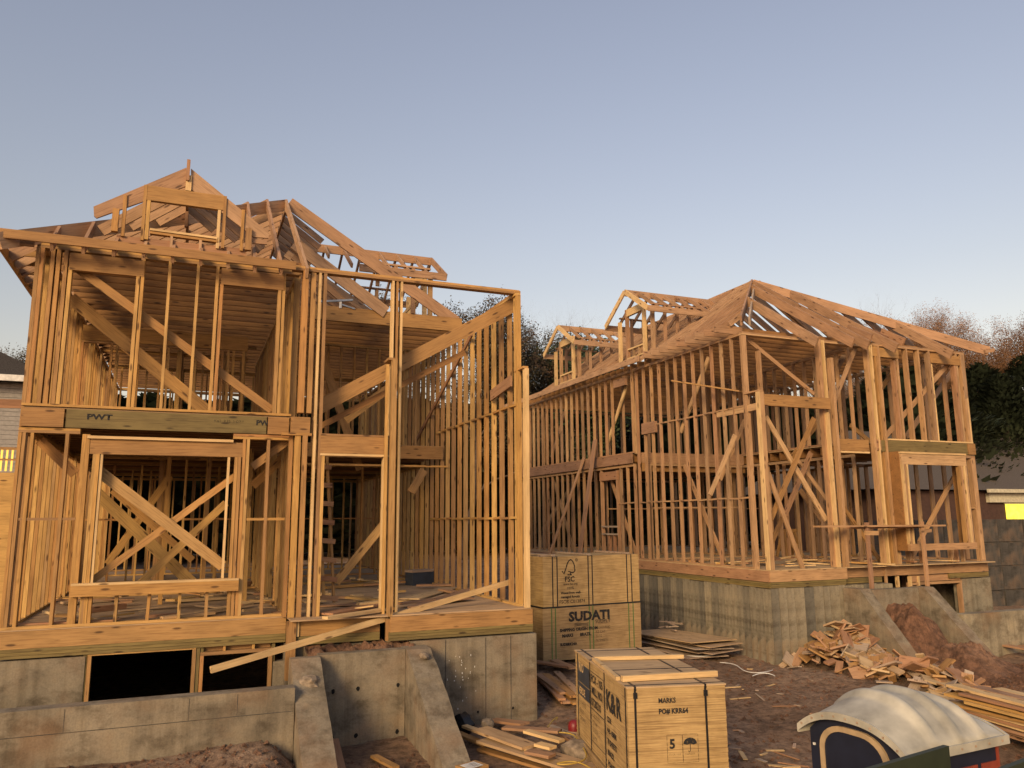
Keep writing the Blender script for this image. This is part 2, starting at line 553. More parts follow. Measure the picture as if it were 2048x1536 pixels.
# ---- exterior side walls
ywall(H, XA + .07, YF + .02, YB, F1, P1, .09, .406)
ywall(H, XA + .07, YF + .02, YB, F2, T, .09, .406)
M('rim_board', (XA + .02, YF, F2 - .16), (XA + .02, YB, F2 - .16), .04, .29, H, MH)
ywall(H, XB - .09, 12.45, 18.6, F1, T - .04, .09, .406, blocking=((.02, 12.45, 17.8), (1.98, 12.45, 17.4)))
ywall(H, XB - .09, 18.6, YB, F1, P1, .09, .406)
ywall(H, XB - .09, 18.6, YB, F2, T, .09, .406)
M('rim_board', (XB - .04, 18.6, F2 - .16), (XB - .04, YB, F2 - .16), .04, .29, H, MH)
xwall(H, YB - .07, XA, XB, F1, P1, .14, .61)
xwall(H, YB - .07, XA, XB, F2, T, .14, .81)
# ---- floor and ceiling joists
y = YF + .18
while y < YB:
    xe = 1.55 if y < 16.9 else XB - .15
    M('joist', (XA + .1, y, F2 - .15), (xe, y, F2 - .15), .042, .235, H, MJ)
    M('joist', (XA + .1, y + .1, T + .12), (1.6 if y < 15.8 else XB - .1, y + .1, T + .12), .042, .20, H, MJ)
    y += .406
M('beam', (2.15, 15.75, T + .10), (XB - .05, 15.75, T + .10), .09, .30, H, MH)
M('beam', (1.55, 16.9, F2 - .17), (XB - .1, 16.9, F2 - .17), .09, .29, H, MH)
M('beam', (1.55, 16.5, F2 - .50), (XB - .1, 16.5, F2 - .50), .09, .04, H, MW)
# ---- front wall, lower storey
M('plate', (XA, YF + .07, F1 + .019), (1.5, YF + .07, F1 + .019), .14, .038, H)
for k in range(2):
    M('plate', (XA, YF + .07, P1 - .019 - .0385 * k), (-1.50, YF + .07, P1 - .019 - .0385 * k), .14, .037, H)
    M('plate', (.60, YF + .07, P1 - .019 - .0385 * k), (1.5, YF + .07, P1 - .019 - .0385 * k), .14, .037, H)
Z0, Z1 = F1 + .038, P1 - .077
def fs(x, wx=.042, z0=Z0, z1=Z1, y=YF + .07, mat=None):
    return vstud(H, x, y, z0, z1, wx, .138, 'stud', mat)
for x in (-2.245, -2.195, -2.10):
    fs(x)
fs(-1.66, .045)
fs(-1.44, .05); fs(-1.385, .05); fs(-1.29, .045, Z0, .98); fs(-1.245, .045, Z0, .98)
fs(.66, .045, Z0, .98); fs(.71, .045, Z0, .98); fs(.77, .045); fs(.82, .045)
fs(1.13, .042)
M('header', (-1.36, YF + .05, 1.09), (.78, YF + .05, 1.09), .09, .22, H, MH)
M('plate', (-1.40, YF + .03, 1.222), (.60, YF + .03, 1.222), .14, .04, H, MPALE)
fp(H, 'stud', (204, 905), (182, 1172), YF, .035, .09, MPALE, .06)
fp(H, 'stud', (458, 905), (445, 1165), YF, .035, .09, MPALE, .06)
p = onY(141, 1184, YF - .06); q = onY(477, 1170, YF - .06)
M('window_sill', (p.x, YF - .03, (p.z + q.z) / 2), (q.x, YF - .03, (p.z + q.z) / 2), .13, .15, H, MW)
M('window_sill', (p.x, YF - .02, (p.z + q.z) / 2 + .09), (q.x, YF - .02, (p.z + q.z) / 2 + .09), .15, .03, H, MPALE)
for x in (-1.27, -1.19, -.86, -.44, -.03, .35):
    fs(x, .042, Z0, (p.z + q.z) / 2 - .08)
M('blocking', (-2.17, YF + .07, .05), (-1.47, YF + .07, .05), .12, .038, H)
M('blocking', (.85, YF + .07, .03), (1.42, YF + .07, .03), .12, .038, H)
# second-floor rim: treated board between two short blocks
M('rim_board', (XA + .02, YF - .015, F2 - .165), (-1.72, YF - .015, F2 - .165), .04, .27, H, MH)
M('rim_board', (-1.70, YF + .01, F2 - .165), (1.08, YF + .01, F2 - .165), .04, .27, H, MT)
M('rim_board', (1.10, YF - .015, F2 - .165), (1.42, YF - .015, F2 - .165), .04, .27, H, MH)
# ---- front wall, upper storey
U0, U1 = F2 + .037, T - .077
M('plate', (XA, YF + .07, F2 + .018), (1.45, YF + .07, F2 + .018), .14, .037, H)
for k in range(2):
    M('plate', (XA, YF + .07, T - .019 - .0385 * k), (1.5, YF + .07, T - .019 - .0385 * k), .14, .037, H)
def us(a, b_, wx=.042, z1=U1, mat=None):
    x = (onY(a[0], a[1], YF).x + onY(b_[0], b_[1], YF).x) / 2
    return vstud(H, x, YF + .07, U0, z1, wx, .138, 'stud', mat)
for x in (-2.245, -2.19, -2.06, -1.98):
    vstud(H, x, YF + .07, U0, U1, .052, .138)
us((133, 530), (104, 800), .05); us((142, 545), (114, 800), .05, 3.74)
us((276, 545), (257, 800), .05, 3.74); us((286, 545), (266, 800), .045)
us((341, 540), (320, 810)); us((397, 545), (379, 815))
us((437, 560), (418, 815), .045); us((444, 580), (428, 815), .05, 3.72)
us((560, 580), (548, 820), .05, 3.72); us((568, 570), (557, 820), .045)
M('header', (onY(140, 520, YF).x, YF + .04, 3.84), (onY(290, 520, YF).x, YF + .04, 3.84), .09, .26, H, MH)
M('header', (onY(443, 550, YF).x, YF + .04, 3.85), (onY(570, 550, YF).x, YF + .04, 3.85), .09, .27, H, MH)
# braces behind the front wall
fp(H, 'brace', (146, 530), (543, 820), YF + .17, .13, .04, MH)
fp(H, 'brace', (141, 596), (420, 827), YF + 1.2, .20, .04, MW)
fp(H, 'brace', (250, 690), (420, 830), YF + 2.4, .20, .04, MW)
fp(H, 'brace', (184, 932), (446, 1132), YF + .20, .16, .04, MW)
fp(H, 'brace', (180, 1164), (470, 952), YF + .25, .10, .04, MW)
fp(H, 'brace', (275, 1172), (452, 1006), YF + 1.1, .12, .04, MW)
fp(H, 'brace', (192, 985), (390, 1172), YF + 1.4, .18, .04, MW)
fp(H, 'brace', (225, 980), (385, 1120), YF + 2.6, .12, .04, MW)
fp(H, 'brace', (340, 952), (215, 1128), YF + 3.4, .13, .04, MW)
fp(H, 'brace', (505, 934), (578, 880), YF + .2, .12, .04, MW)
fp(H, 'brace', (505, 972), (572, 910), YF + 1.4, .14, .04, MW)
fp(H, 'brace', (80, 880), (150, 948), YF + .5, .14, .04, MW)
# interior partitions
ywall(H, 1.50, 13.2, 19.5, F1, P1, .10, .406, skip=((14.6, 15.6),))
ywall(H, 1.50, 13.1, 21.5, F2, T, .10, .406)
xwall(H, 17.6, XA + .15, 1.2, F1, P1, .10, .406, skip=((-1.5, -.2),), blocking=.05)
xwall(H, 18.9, 1.6, XB - .2, F1, P1, .10, .45, skip=((2.6, 3.5),))
xwall(H, 21.5, XA + .15, XB - .2, F1, P1, .10, .406, skip=((-.8, .5), (3.0, 4.1)), blocking=.05)
xwall(H, 18.0, 1.6, XB - .2, F2, T, .10, .30)
xwall(H, 20.5, XA + .15, 1.2, F2, T, .10, .35, skip=((-1.2, -.3),))
xwall(H, 17.2, XA + .15, .95, F2, 3.56, .09, .52, skip=((-1.35, -.9),), top=1)
xwall(H, 19.0, XA + .15, 1.3, F2, T, .09, .45)
xwall(H, 22.6, XA + .15, XB - .2, F2, T, .09, .30)
xwall(H, 19.6, XA + .15, 1.3, F1, P1, .09, .55)
ywall(H, -.55, 18.0, 24.0, F1, P1, .09, .406)
ywall(H, -.35, 18.0, 24.0, F2, T, .09, .45)
xwall(H, 24.2, XA + .15, XB - .2, F1, P1, .09, .406)
M('beam', (XA + .15, 17.2, 3.72), (1.0, 17.2, 3.72), .09, .30, H, MW)
for x in (.62, .72, .92):
    M('post', (x, 17.2, F2), (x, 17.2, 3.56), .05, .10, H)
for x, yy in ((-.35, 15.6), (.35, 16.2), (.95, 14.9), (1.02, 14.9)):
    M('post', (x, yy, F1), (x, yy, P1 - .05), .07, .10, H)
fp(H, 'brace', (1020 - 300, 940), (640, 700), 17.6, .18, .04, MH)
# ---- tall middle bay and right bay
YM = 12.60
def tall(a, b_, z0, z1, wx=.045, y=YM, mat=None, wy=.135):
    x = (onY(a[0], a[1], y).x + onY(b_[0], b_[1], y).x) / 2
    return M('post', (x, y, z0), (x, y, z1), wx, wy, H, mat)
tall((611, 600), (600, 800), F2 + .03, T - .06, .09)
tall((626, 600), (617, 800), F2 + .03, T - .06, .075, YM + .02, MH)
tall((637, 600), (622, 1100), F1, T - .08, .038, YM, MPALE)
tall((647, 600), (633, 1100), F1, T - .08, .05)
tall((577, 900), (572, 1220), F1, P1 - .02, .055, YM + .12, MH)
tall((591, 900), (585, 1220), F1, P1 - .02, .085, YM + .02)
tall((607, 900), (598, 1220), F1, P1 - .02, .075)
tall((643, 900), (637, 1220), F1, 1.03, .05, YM + .002)
tall((790, 620), (767, 1220), F1, T - .08, .034, YM, MPALE)
tall((797, 620), (777, 1220), F1, T - .08, .036, YM + .01)
tall((804, 620), (788, 1220), F1, T - .08, .034, YM - .002, MPALE)
tall((775, 900), (766, 1220), F1, 1.03, .042, YM + .002)
tall((770, 900), (759, 1220), F1, 1.03, .036, YM + .002, MPALE)
M('plate', (1.30, YM, F2 - .31), (1.75, YM, F2 - .31), .14, .04, H)
M('rim_board', (1.43, YM - .02, F2 - .165), (1.72, YM - .02, F2 - .165), .10, .25, H, MH)
p = onY(641, 848, YM); q = onY(782, 850, YM)
M('header', (p.x, YM - .01, 1.19), (q.x, YM - .01, 1.19), .12, .28, H, MH)
M('plate', (p.x, YM - .01, 1.03), (q.x, YM - .01, 1.03), .14, .035, H, MPALE)
M('plate', (p.x, YM - .01, 1.345), (q.x, YM - .01, 1.345), .14, .03, H, MW)
for k in range(2):
    M('plate', (1.35, YM, T - .02 - .0385 * k), (XB - .03, YM, T - .02 - .0385 * k), .14, .037, H, MW)
# tall corner post and the short door frame in front of it
M('post', (XB - .07, YM, F1), (XB - .07, YM, T - .08), .06, .12, H)
for x0, wx in ((2.80, .035),):
    M('post', (x0 + .12, YM - .15, F1), (x0 + .12, YM - .15, onY(812, 725, 12.25).z - .02), wx, .10, H)
M('post', (2.98, 12.25, F1 - .02), (2.98, 12.25, onY(815, 722, 12.25).z), .075, .10, H, MW)
M('post', (2.955, 12.24, F1 - .06), (2.955, 12.24, -1.82), .07, .05, H, MH)
M('post', (3.02, 12.22, F1 - .06), (3.02, 12.22, -1.82), .05, .05, H, MW)
zt = onY(815, 722, 12.25).z
M('plate', (2.94, 12.25, zt + .02), (2.94, 12.62, zt + .02), .10, .038, H, MW)
zt2 = onY(1056, 738, 12.25).z
M('post', (XB - .07, 12.24, F1), (XB - .05, 12.24, zt2), .075, .10, H, MPALE)
M('plate', (XB - .07, 12.20, zt2 + .02), (XB - .07, 12.62, zt2 + .02), .10, .038, H, MW)
M('blocking', (XB - .17, 12.62, 2.42), (XB - .17, 13.62, 2.30), .04, .20, H, MRED)
# long braces across the right bay
p = onY(1036, 606, 12.78); q = onY(636, 815, 13.0)
M('brace', p, q, .24, .04, H, MH, up=(0, 1, 0))
p = onY(930, 705, 13.05); q = onY(636, 855, 13.25)
M('brace', p, q, .10, .04, H, MJ, up=(0, 1, 0))
M('brace', onX(944, 668, 5.18), onX(828, 890, 5.18), .035, .09, H, MRED)
fp(H, 'brace', (770, 1045), (672, 1165), YM + .9, .14, .04, MW)
fp(H, 'brace', (848, 940), (822, 985), YM + .8, .14, .04, MW)
fp(H, 'brace', (800, 760), (690, 840), YM + 3.2, .18, .04, MW)
# ---- roof of the near house
AX, AY, AZ = 1.57, 16.45, 6.66
M('ridge_board', (AX, AY - .05, AZ - .05), (AX, 22.6, AZ - .05), .045, .26, H, MR)
e = .40
M('hip_rafter', (XA - e, YF - e, T + .10 - e * SL), (AX, AY, AZ), .045, .24, H, MR)
y = AY + .2
while y < 22.6:
    M('rafter', (XA - e, y, T + .10 - e * SL), (AX - .03, y, AZ), .042, .19, H, MR)
    if y > 20.0:
        M('rafter', (XB + .3, y, T + .10 - .3 * SL), (AX + .03, y, AZ), .042, .14, H, MR)
    y += .406
for k in range(8):
    yy = 16.8 + .406 * k
    M('rafter', (AX + .03, yy, AZ), (2.42, yy, AZ - .85 * SL), .042, .13, H, MR)
for k in range(7):
    yy = 16.25 + .406 * k
    M('rafter', (AX + .03, yy, 5.52), (3.50 - .03 * k, yy, T + .26), .042, .16, H, MR)
y = YF + .3
while y < AY:
    xh = XA + (y - YF)
    M('rafter', (XA - e, y, T + .10 - e * SL), (xh - .04, y, T + .10 + (xh - XA) * SL), .042, .19, H, MR)
    y += .406
for k in range(10):
    x = AX - .40 * k
    yh = YF + (x - XA)
    if -1.45 < x < .75:
        M('rafter_tail', (x, YF - .34, T + .10 - .34 * SL), (x, YF + .25, T + .10 + .25 * SL), .045, .15, H, MR)
    else:
        yt = min(yh, AY)
        M('rafter', (x, YF - .34, T + .10 - .34 * SL), (x, yt - .05, T + .10 + (yt - YF) * SL), .045, .17, H, MR)
M('rafter', (AX + .05, AY - .2, AZ - .02), (XB - .1, 15.95, T + .22), .045, .26, H, MR)
M('rafter', (AX + .1, 15.5, 5.50), (3.62, 15.70, T + .22), .045, .26, H, MR)
M('rafter', (AX + .1, 15.6, 5.25), (3.0, 15.85, T + .22), .045, .12, H, MR)
M('fascia', (-2.75, YF - .37, 4.035), (1.39, YF - .37, 4.035), .04, .135, H, MH)
M('fascia', (XA - e - .02, YF - e, T - .16), (XA - e - .02, YB, T - .16), .04, .14, H, MW)
for k in range(12):
    M('lookout', (XA - e, YF - .2 + .5 * k, T - .10), (XA, YF - .2 + .5 * k, T - .10), .04, .09, H, MW)
# front gable dormer
YG = YF + .05
pk = onY(376, 350, YG)
GD = M('dormer', (pk.x, YG - .03, pk.z - .08), (pk.x, 16.0, pk.z - .08), .045, .22, H, MR)
def g(name, a, b_, wd, dep=.04, mat=None, dy=0.0):
    return fp(GD, name, a, b_, YG, wd, dep, mat or MR, dy)
def cut_board(name, pxs, Y, th_, mat, parent):
    P = [onY(a, b_, Y) for a, b_ in pxs]
    c = sum(P, Vector()) / len(P)
    n_ = len(P)
    vs = [p_ - c for p_ in P] + [p_ - c + Vector((0, th_, 0)) for p_ in P]
    o = mesh_obj(name, vs, [tuple(range(n_)), tuple(range(2 * n_ - 1, n_ - 1, -1))] + [(i, n_ + i, n_ + (i + 1) % n_, (i + 1) % n_) for i in range(n_)], mat, parent)
    bm = bmesh.new(); bm.from_mesh(o.data); bmesh.ops.recalc_face_normals(bm, faces=bm.faces); bm.to_mesh(o.data); bm.free()
    d = (P[1] - P[0]).normalized()
    rot = Matrix.Rotation(-math.atan2(d.z, d.x), 4, 'Y')
    o.data.transform(rot.inverted())
    o.matrix_basis = wmat(parent).inverted() @ Matrix.Translation(c) @ rot
    return o
cut_board('rake_rafter', [(187, 413), (373, 335), (373, 372), (193, 436), (188, 432)], YG - .02, .04, MR, GD)
cut_board('rake_rafter', [(382, 337), (539, 466), (537, 476), (508, 474), (382, 378)], YG - .02, .04, MR, GD)
g('rake_rafter', (505, 483), (534, 485), .07, .04)
M('dormer_post', (pk.x, YG - .06, pk.z - .12), (pk.x, YG - .06, pk.z + .23), .05, .05, GD, MRED)
M('dormer_post', (pk.x + .02, YG - .02, pk.z - .28), (pk.x + .02, YG - .02, pk.z - .02), .085, .06, GD, MPALE)
M('dormer_post', (pk.x, YG + .9, pk.z - .55), (pk.x, YG + .9, pk.z - .28), .05, .05, GD, MRED)
for k in range(1, 7):
    yy = YG + .42 * k
    for s, dx in ((-1, 1.26), (1, 1.26)):
        zb = T + .12 + (yy - YF) * SL
        f = min(1, (pk.z - .02 - zb) / .98)
        if f > .1:
            M('dormer_rafter', (pk.x + s * .02, yy, pk.z - .04), (pk.x + s * dx * f, yy, pk.z - .04 - .96 * f), .042, .18, GD, MR)
g('header', (291, 386), (449, 408), .24, .08, MH)
g('stud', (289, 371), (287, 482), .045, .09, MW); g('stud', (297, 400), (294, 480), .05, .09, MW, .01)
g('stud', (449, 394), (447, 498), .045, .09, MW); g('stud', (438, 421), (435, 498), .045, .09, MPALE, .01)
g('stud', (249, 392), (247, 474), .05, .09, MW); g('stud', (485, 421), (484, 503), .045, .09, MW)
g('dormer_block', (232, 421), (231, 466), .09, .09, MW, -.05); g('dormer_block', (497, 460), (496, 503), .09, .09, MW, -.05)
g('window_sill', (300, 460), (435, 478), .035, .09, MPALE); g('window_sill', (300, 466), (435, 484), .035, .09, MW)
g('stud', (343, 472), (342, 497), .04, .09); g('stud', (401, 480), (400, 503), .04, .09)
g('roof_nailer', (233, 478), (492, 505), .12, .04, MRED, .02)
# right-hand dormer
dormer(H, 5.02, -1, 18.2, 1.30, 6.50, 5.68, nz, 1.9, .30)
# stencil on the treated board
def text(body, size, mat, parent, mw, name='lettering', bold=0.0, xs=1.0, font=None):
    cu = bpy.data.curves.new('t', 'FONT')
    cu.body = body
    cu.size = size
    cu.offset = bold
    cu.align_x = 'LEFT'
    cu.resolution_u = 2
    to = bpy.data.objects.new('t', cu)
    me = bpy.data.meshes.new_from_object(to)
    bpy.data.objects.remove(to)
    me.materials.clear()
    me.materials.append(mat)
    o = bpy.data.objects.new(name, me)
    o.matrix_basis = mw @ Matrix.Diagonal((xs, 1, 1, 1))
    link(o, parent)
    return o
FRONT = Matrix.Rotation(R(90), 4, 'X')
def front_text(body, size, px, Y, parent, mat=MINK, flip=False, **kw):
    p = onY(*px, Y)
    mw = Matrix.Translation(p - parent.location) @ FRONT
    if flip:
        mw = mw @ Matrix.Diagonal((1, -1, 1, 1))
    return text(body, size, mat, parent, mw, **kw)
front_text('PWT', .11, (173, 838), YF - .014, H, bold=.004, xs=1.4)
front_text('PWT', .11, (512, 850), YF - .014, H, bold=.004, xs=1.1)
front_text('K#2  9.25  S-DRY', .06, (428, 844), YF - .014, H, mat=MINKB)

# ---- near foundation and retaining walls
FD = thing('foundation_wall', 'grey concrete basement wall carrying the left house frame, two dark window openings', 'foundation', (XA, YF, G))
zt = -1.845
def fw(lo, hi, name='wall_panel', m=MC):
    return B(name, lo, hi, m, FD)
xo = [onY(180, 1300, YF).x, onY(393, 1300, YF).x, onY(550, 1300, YF).x]
fw((XA, YF, -3.6), (xo[0] - .05, YF + .25, zt))
fw((xo[0] - .05, YF + .01, -3.6), (1.42, YF + .25, -2.62))
fw((xo[2] - .02, YF, -3.6), (1.50, YF + .2, -2.1))
fw((XA, YF + .25, -3.6), (XA + .25, YB, zt)); fw((XB - .25, 12.5, -3.6), (XB, YB, zt)); fw((XA + .25, YB - .25, -3.6), (XB - .25, YB, zt))
fw((XA + .25, YF + .25, -3.62), (XB - .25, YB - .25, -3.5), 'basement_floor', MCD)
fw((1.50, 12.45, -3.6), (1.72, YF + .25, zt))
fw((3.30, 12.15, -3.7), (XB + .05, 12.44, zt))
fw((1.73, 12.44, -3.6), (3.30, 12.70, zt - .01))
for x0 in (3.85, 4.52, 4.95):
    B('form_joint', (x0, 12.146, -3.4), (x0 + .012, 12.152, zt - .01), MCD, FD)
# window frames in the basement wall
def frame(x0, x1, z0, z1, y, cw, parent, m=MT):
    M('window_frame', (x0, y, z0), (x0, y, z1), cw, .12, parent, m)
    M('window_frame', (x1, y, z0), (x1, y, z1), cw, .12, parent, m)
    M('window_frame', (x0 - cw / 2, y, z1 + cw / 2), (x1 + cw / 2, y, z1 + cw / 2), .12, cw, parent, m)
z1a = onY(300, 1300, YF).z - .03
frame(xo[0], xo[1] - .03, -2.62, z1a, YF + .06, .05, FD, MW)
frame(xo[0] - .055, xo[1] + .02, -2.62, z1a + .055, YF + .075, .05, FD, MT)
frame(xo[1] + .08, xo[2] - .06, -2.62, z1a - .10, YF + .06, .05, FD, MW)
frame(xo[1] + .075, xo[2] - .02, -2.62, z1a + .02, YF + .09, .045, FD, MT)
for xx in (450, 508):
    fp(FD, 'cripple', (xx, 1283), (xx - 2, 1303), YF, .035, .09, MW, .05)
B('cripple_panel', (xo[1] + .1, YF + .1, z1a - .08), (xo[2] - .06, YF + .12, z1a + .02), MW, FD)

LW = thing('retaining_wall', 'long low concrete wall in front of the dark basement windows', 'wall', (-2.5, 11.0, G))
B('wall_panel', (-9, 11.0, -3.6), (1.44, 11.24, -2.15), MC, LW)
for z0 in (-2.44,):
    B('form_joint', (-9, 10.997, z0), (1.43, 11.001, z0 + .008), MCD, LW)
for x0 in (-1.2, .16, .73):
    B('form_joint', (x0, 10.998, -2.43), (x0 + .007, 11.001, -2.17), MCD, LW)
def roughen(o, cuts, amp, seed):
    bm = bmesh.new(); bm.from_mesh(o.data)
    bmesh.ops.triangulate(bm, faces=[f for f in bm.faces if len(f.verts) > 4])
    for _ in range(cuts):
        bmesh.ops.subdivide_edges(bm, edges=[e_ for e_ in bm.edges if e_.calc_length() > .16], cuts=1, use_grid_fill=True)
    for v in bm.verts:
        q = v.co * 4.0 + Vector((seed, seed * 2.3, 0))
        n1 = mnoise.noise(q); n2 = mnoise.noise(q * 4.5)
        edge = len(v.link_faces) and max((f.normal.angle(g_.normal, 0) for f in v.link_faces for g_ in v.link_faces)) > .5
        k = amp * (n1 * .6 + n2 * .4) - (amp * 1.6 * max(0, mnoise.noise(q * 2.2 + Vector((9, 0, 0)))) if edge else 0)
        v.co += v.normal * k
    bm.to_mesh(o.data); bm.free()
def wing(name, label, x0, x1, ytop, y_end, z_top, z_end, m, flat=.18, seed=1):
    o = prism(name, [(ytop, z_top), (ytop - flat, z_top), (y_end, z_end), (y_end - .25, z_end - .06), (y_end - .25, -4.0), (ytop, -4.0)], x0, x1, m, None, 'X')
    roughen(o, 5, .014, x0)
    tag(o, label, 'wall')
    return o
W1 = wing('retaining_wall', 'sloping concrete wing wall with a broken step, left of the recessed concrete bay', 1.45, 1.86, 11.86, 9.7, -1.90, -3.22, MC)
W2 = wing('retaining_wall', 'sloping concrete wing wall right of the recessed bay, beside the loose board pile', 3.14, 3.52, 12.14, 9.7, -1.90, -3.22, MC, .35)
MWALL = B('retaining_wall', (1.865, 11.85, -4), (3.135, 12.05, -1.90), MC)
tag(MWALL, 'upright concrete wall with round tie holes between the two sloping wing walls', 'wall')
def hole(px, Y, parent, r=.028):
    p = onY(*px, Y)
    vs = [(0, 0, 0)] + [(r * random.uniform(.75, 1.2) * math.cos(k * R(45)), 0, 1.25 * r * random.uniform(.75, 1.2) * math.sin(k * R(45))) for k in range(8)]
    o = mesh_obj('tie_hole', vs, [(0, 1 + (k + 1) % 8, 1 + k) for k in range(8)], MHOLE, parent)
    o.location = p - parent.location
for px in ((645, 1382), (666, 1383), (716, 1377), (796, 1370), (663, 1475), (712, 1471), (794, 1463)):
    hole(px, 11.846, MWALL)
for px in ((956, 1424), (1026, 1416)):
    hole(px, 12.146, FD, .02)
random.seed(11)
for k in range(26):
    p = onY(random.gauss(915, 14), random.uniform(1312, 1420), 12.145)
    o = B('mortar_spot', (p.x, p.y, p.z), (p.x + random.uniform(.006, .015), p.y + .004, p.z + random.uniform(.008, .03)), MWHITE, FD)
# broken lump on the left wing, dirt fill behind the bay wall
def rock(name, loc, s, mat, label=None, cat=None, seed=0, flat=1.0):
    rnd = random.Random(seed)
    bm = bmesh.new()
    bmesh.ops.create_icosphere(bm, subdivisions=2, radius=1)
    for v in bm.verts:
        k = rnd.uniform(.78, 1.12)
        v.co = Vector((v.co.x * s[0] * k, v.co.y * s[1] * k, v.co.z * s[2] * k))
    me = bpy.data.meshes.new(name); bm.to_mesh(me); bm.free(); me.materials.append(mat)
    o = bpy.data.objects.new(name, me); o.location = loc; o.rotation_euler = (0, 0, rnd.uniform(0, 6)); C.objects.link(o)
    if label:
        tag(o, label, cat)
    return o
rock('concrete_lump', (1.66, 11.36, -2.16), (.19, .13, .09), MROCK, 'broken concrete lump sitting on the left sloping wing wall', 'rubble', 5)
rock('mortar_lump', (3.36, 11.66, -1.98), (.17, .07, .05), MROCK, 'grey mortar lump on top of the right sloping wing wall', 'rubble', 6)
vs, fs_ = [], []
rn = random.Random(4)
for j in range(8):
    for i in range(30):
        x = 1.74 + 1.6 * i / 29
        y = 12.05 + .38 * j / 7
        vs.append((x, y, -1.93 + .07 * math.sin(i * .7) * math.sin(j) + rn.uniform(-.03, .05) + .05 * (j / 7)))
for j in range(7):
    for i in range(29):
        fs_.append((j * 30 + i, j * 30 + i + 1, j * 30 + i + 31, j * 30 + i + 30))
o = mesh_obj('dirt_fill', vs, fs_, MD2, None, 'structure', False)

# ================================================================== FAR HOUSE (right)
MW = MW2
XC, XD, YN, YT, YR, YE = 12.1, 19.42, 14.35, 14.88, 14.62, 29.0
G1, Q1, G2, TT = -1.17, 1.59, 1.91, 4.42
H2 = thing('house_frame', 'open timber house frame on the right, two side dormers and hip rafters against the sky', 'house frame', (XC, YN, -1.55))
H = H2
def hz(x):
    return TT + .28 + (x - XC) * SL
B('subfloor', (XC + .01, YN + .01, G1 - .02), (XD - .01, YE, G1), MSHEET, H2)
B('subfloor', (XC + .1, 19.8, G2 - .026), (XD - .1, YE - .05, G2 - .006), MSHEET, H2)
B('subfloor', (15.9, 15.2, G2 - .027), (XD - .1, 19.8, G2 - .007), MSHEET, H2)
M('rim_board', (XC, YN, G1 - .14), (14.35, YN, G1 - .14), .04, .24, H2, MW)
M('rim_board', (14.37, YR - .02, G1 - .14), (XD, YR - .02, G1 - .14), .04, .24, H2, MW)
M('rim_board', (XC, YN, G1 - .14), (XC, YE, G1 - .14), .04, .24, H2, MRED)
for k in range(3):
    M('sill_plate', (XC + .02, YN + .03 + .006 * k, G1 - .29 - .042 * k), (14.3, YN + .03 + .006 * k, G1 - .29 - .042 * k), .10, .039, H2, MT)
    M('sill_plate', (XC + .03 + .006 * k, YN, G1 - .29 - .042 * k), (XC + .03 + .006 * k, YE, G1 - .29 - .042 * k), .10, .039, H2, MT)
    M('sill_plate', (14.4, YR + .02, G1 - .29 - .042 * k), (15.7, YR + .02, G1 - .29 - .042 * k), .10, .039, H2, MT)
    M('sill_plate', (18.0, YR + .02, G1 - .29 - .042 * k), (XD, YR + .02, G1 - .29 - .042 * k), .10, .039, H2, MT)
for x in (14.36, 15.80):
    M('post', (x, YN + .22, G1 - .02), (x, YN + .22, -1.62), .06, .05, H2, MW)
# side wall towards the camera
ywall(H2, XC + .07, YT, 19.9, G1, TT, .09, .406, blocking=((.45, YT, 19.8), (2.62, YT, 18.8)))
ywall(H2, XC + .07, 20.0, YE, G1, Q1, .09, .406, skip=((21.0, 22.0),), blocking=((.45, 20.0, 21.0),))
ywall(H2, XC + .07, 20.0, YE, G2, TT, .09, .406, skip=((20.35, 20.95),))
M('rim_board', (XC - .02, 20.0, G2 - .16), (XC - .02, YE, G2 - .16), .04, .29, H2, MRED)
M('header', (XC + .03, 20.3, TT - .30), (XC + .03, 21.0, TT - .30), .09, .24, H2, MRED)
M('header', (XC + .03, 18.75, 2.55), (XC + .03, 19.45, 2.55), .09, .32, H2, MRED)
M('header', (XC + .03, 20.95, 1.30), (XC + .03, 22.05, 1.30), .09, .26, H2, MRED)
for yy in (21.0, 22.0):
    M('stud', (XC + .05, yy, G1), (XC + .05, yy, 1.45), .12, .05, H2, MRED)
M('window_sill', (XC + .03, 21.0, -.25), (XC + .03, 22.0, -.25), .10, .05, H2, MGREY)
M('window_sill', (XC + .03, 21.0, -.48), (XC + .03, 22.0, -.48), .10, .05, H2, MGREY)
for yy in (21.3, 21.6):
    M('stud', (XC + .05, yy, G1), (XC + .05, yy, -.5), .10, .045, H2, MRED)
# far side, back, interior
ywall(H2, XD - .07, YR, YE, G1, Q1, .14, .45)
ywall(H2, XD - .07, YR, YE, G2, TT, .14, .61)
xwall(H2, YE - .07, XC, XD, G1, Q1, .14, .61)
xwall(H2, YE - .07, XC, XD, G2, TT, .14, .61)
ywall(H2, 15.85, 15.3, 22, G1, Q1, .10, .406, skip=((17, 18),))
ywall(H2, 15.95, 15.3, 22, G2, TT, .10, .406)
xwall(H2, 19.6, 12.4, 15.7, G1, Q1, .10, .406, skip=((13.2, 14.2),), blocking=.3)
xwall(H2, 22.2, 12.4, 19, G1, Q1, .10, .406, skip=((16.4, 17.4),), blocking=.3)
xwall(H2, 21.0, 12.4, 19, G2, TT, .10, .45)
xwall(H2, 18.2, 16.1, 19.2, G1, Q1, .10, .406)
y = 15.3
while y < YE:
    M('joist', (XC + .12, y, TT + .12), (XD - .12, y, TT + .12), .042, .20, H2, MJ)
    if y > 19.9:
        M('joist', (XC + .1, y, G2 - .15), (XD - .12, y, G2 - .15), .042, .235, H2, MJ)
    else:
        M('joist', (15.95, y, G2 - .15), (XD - .12, y, G2 - .15), .042, .235, H2, MJ)
    y += .406
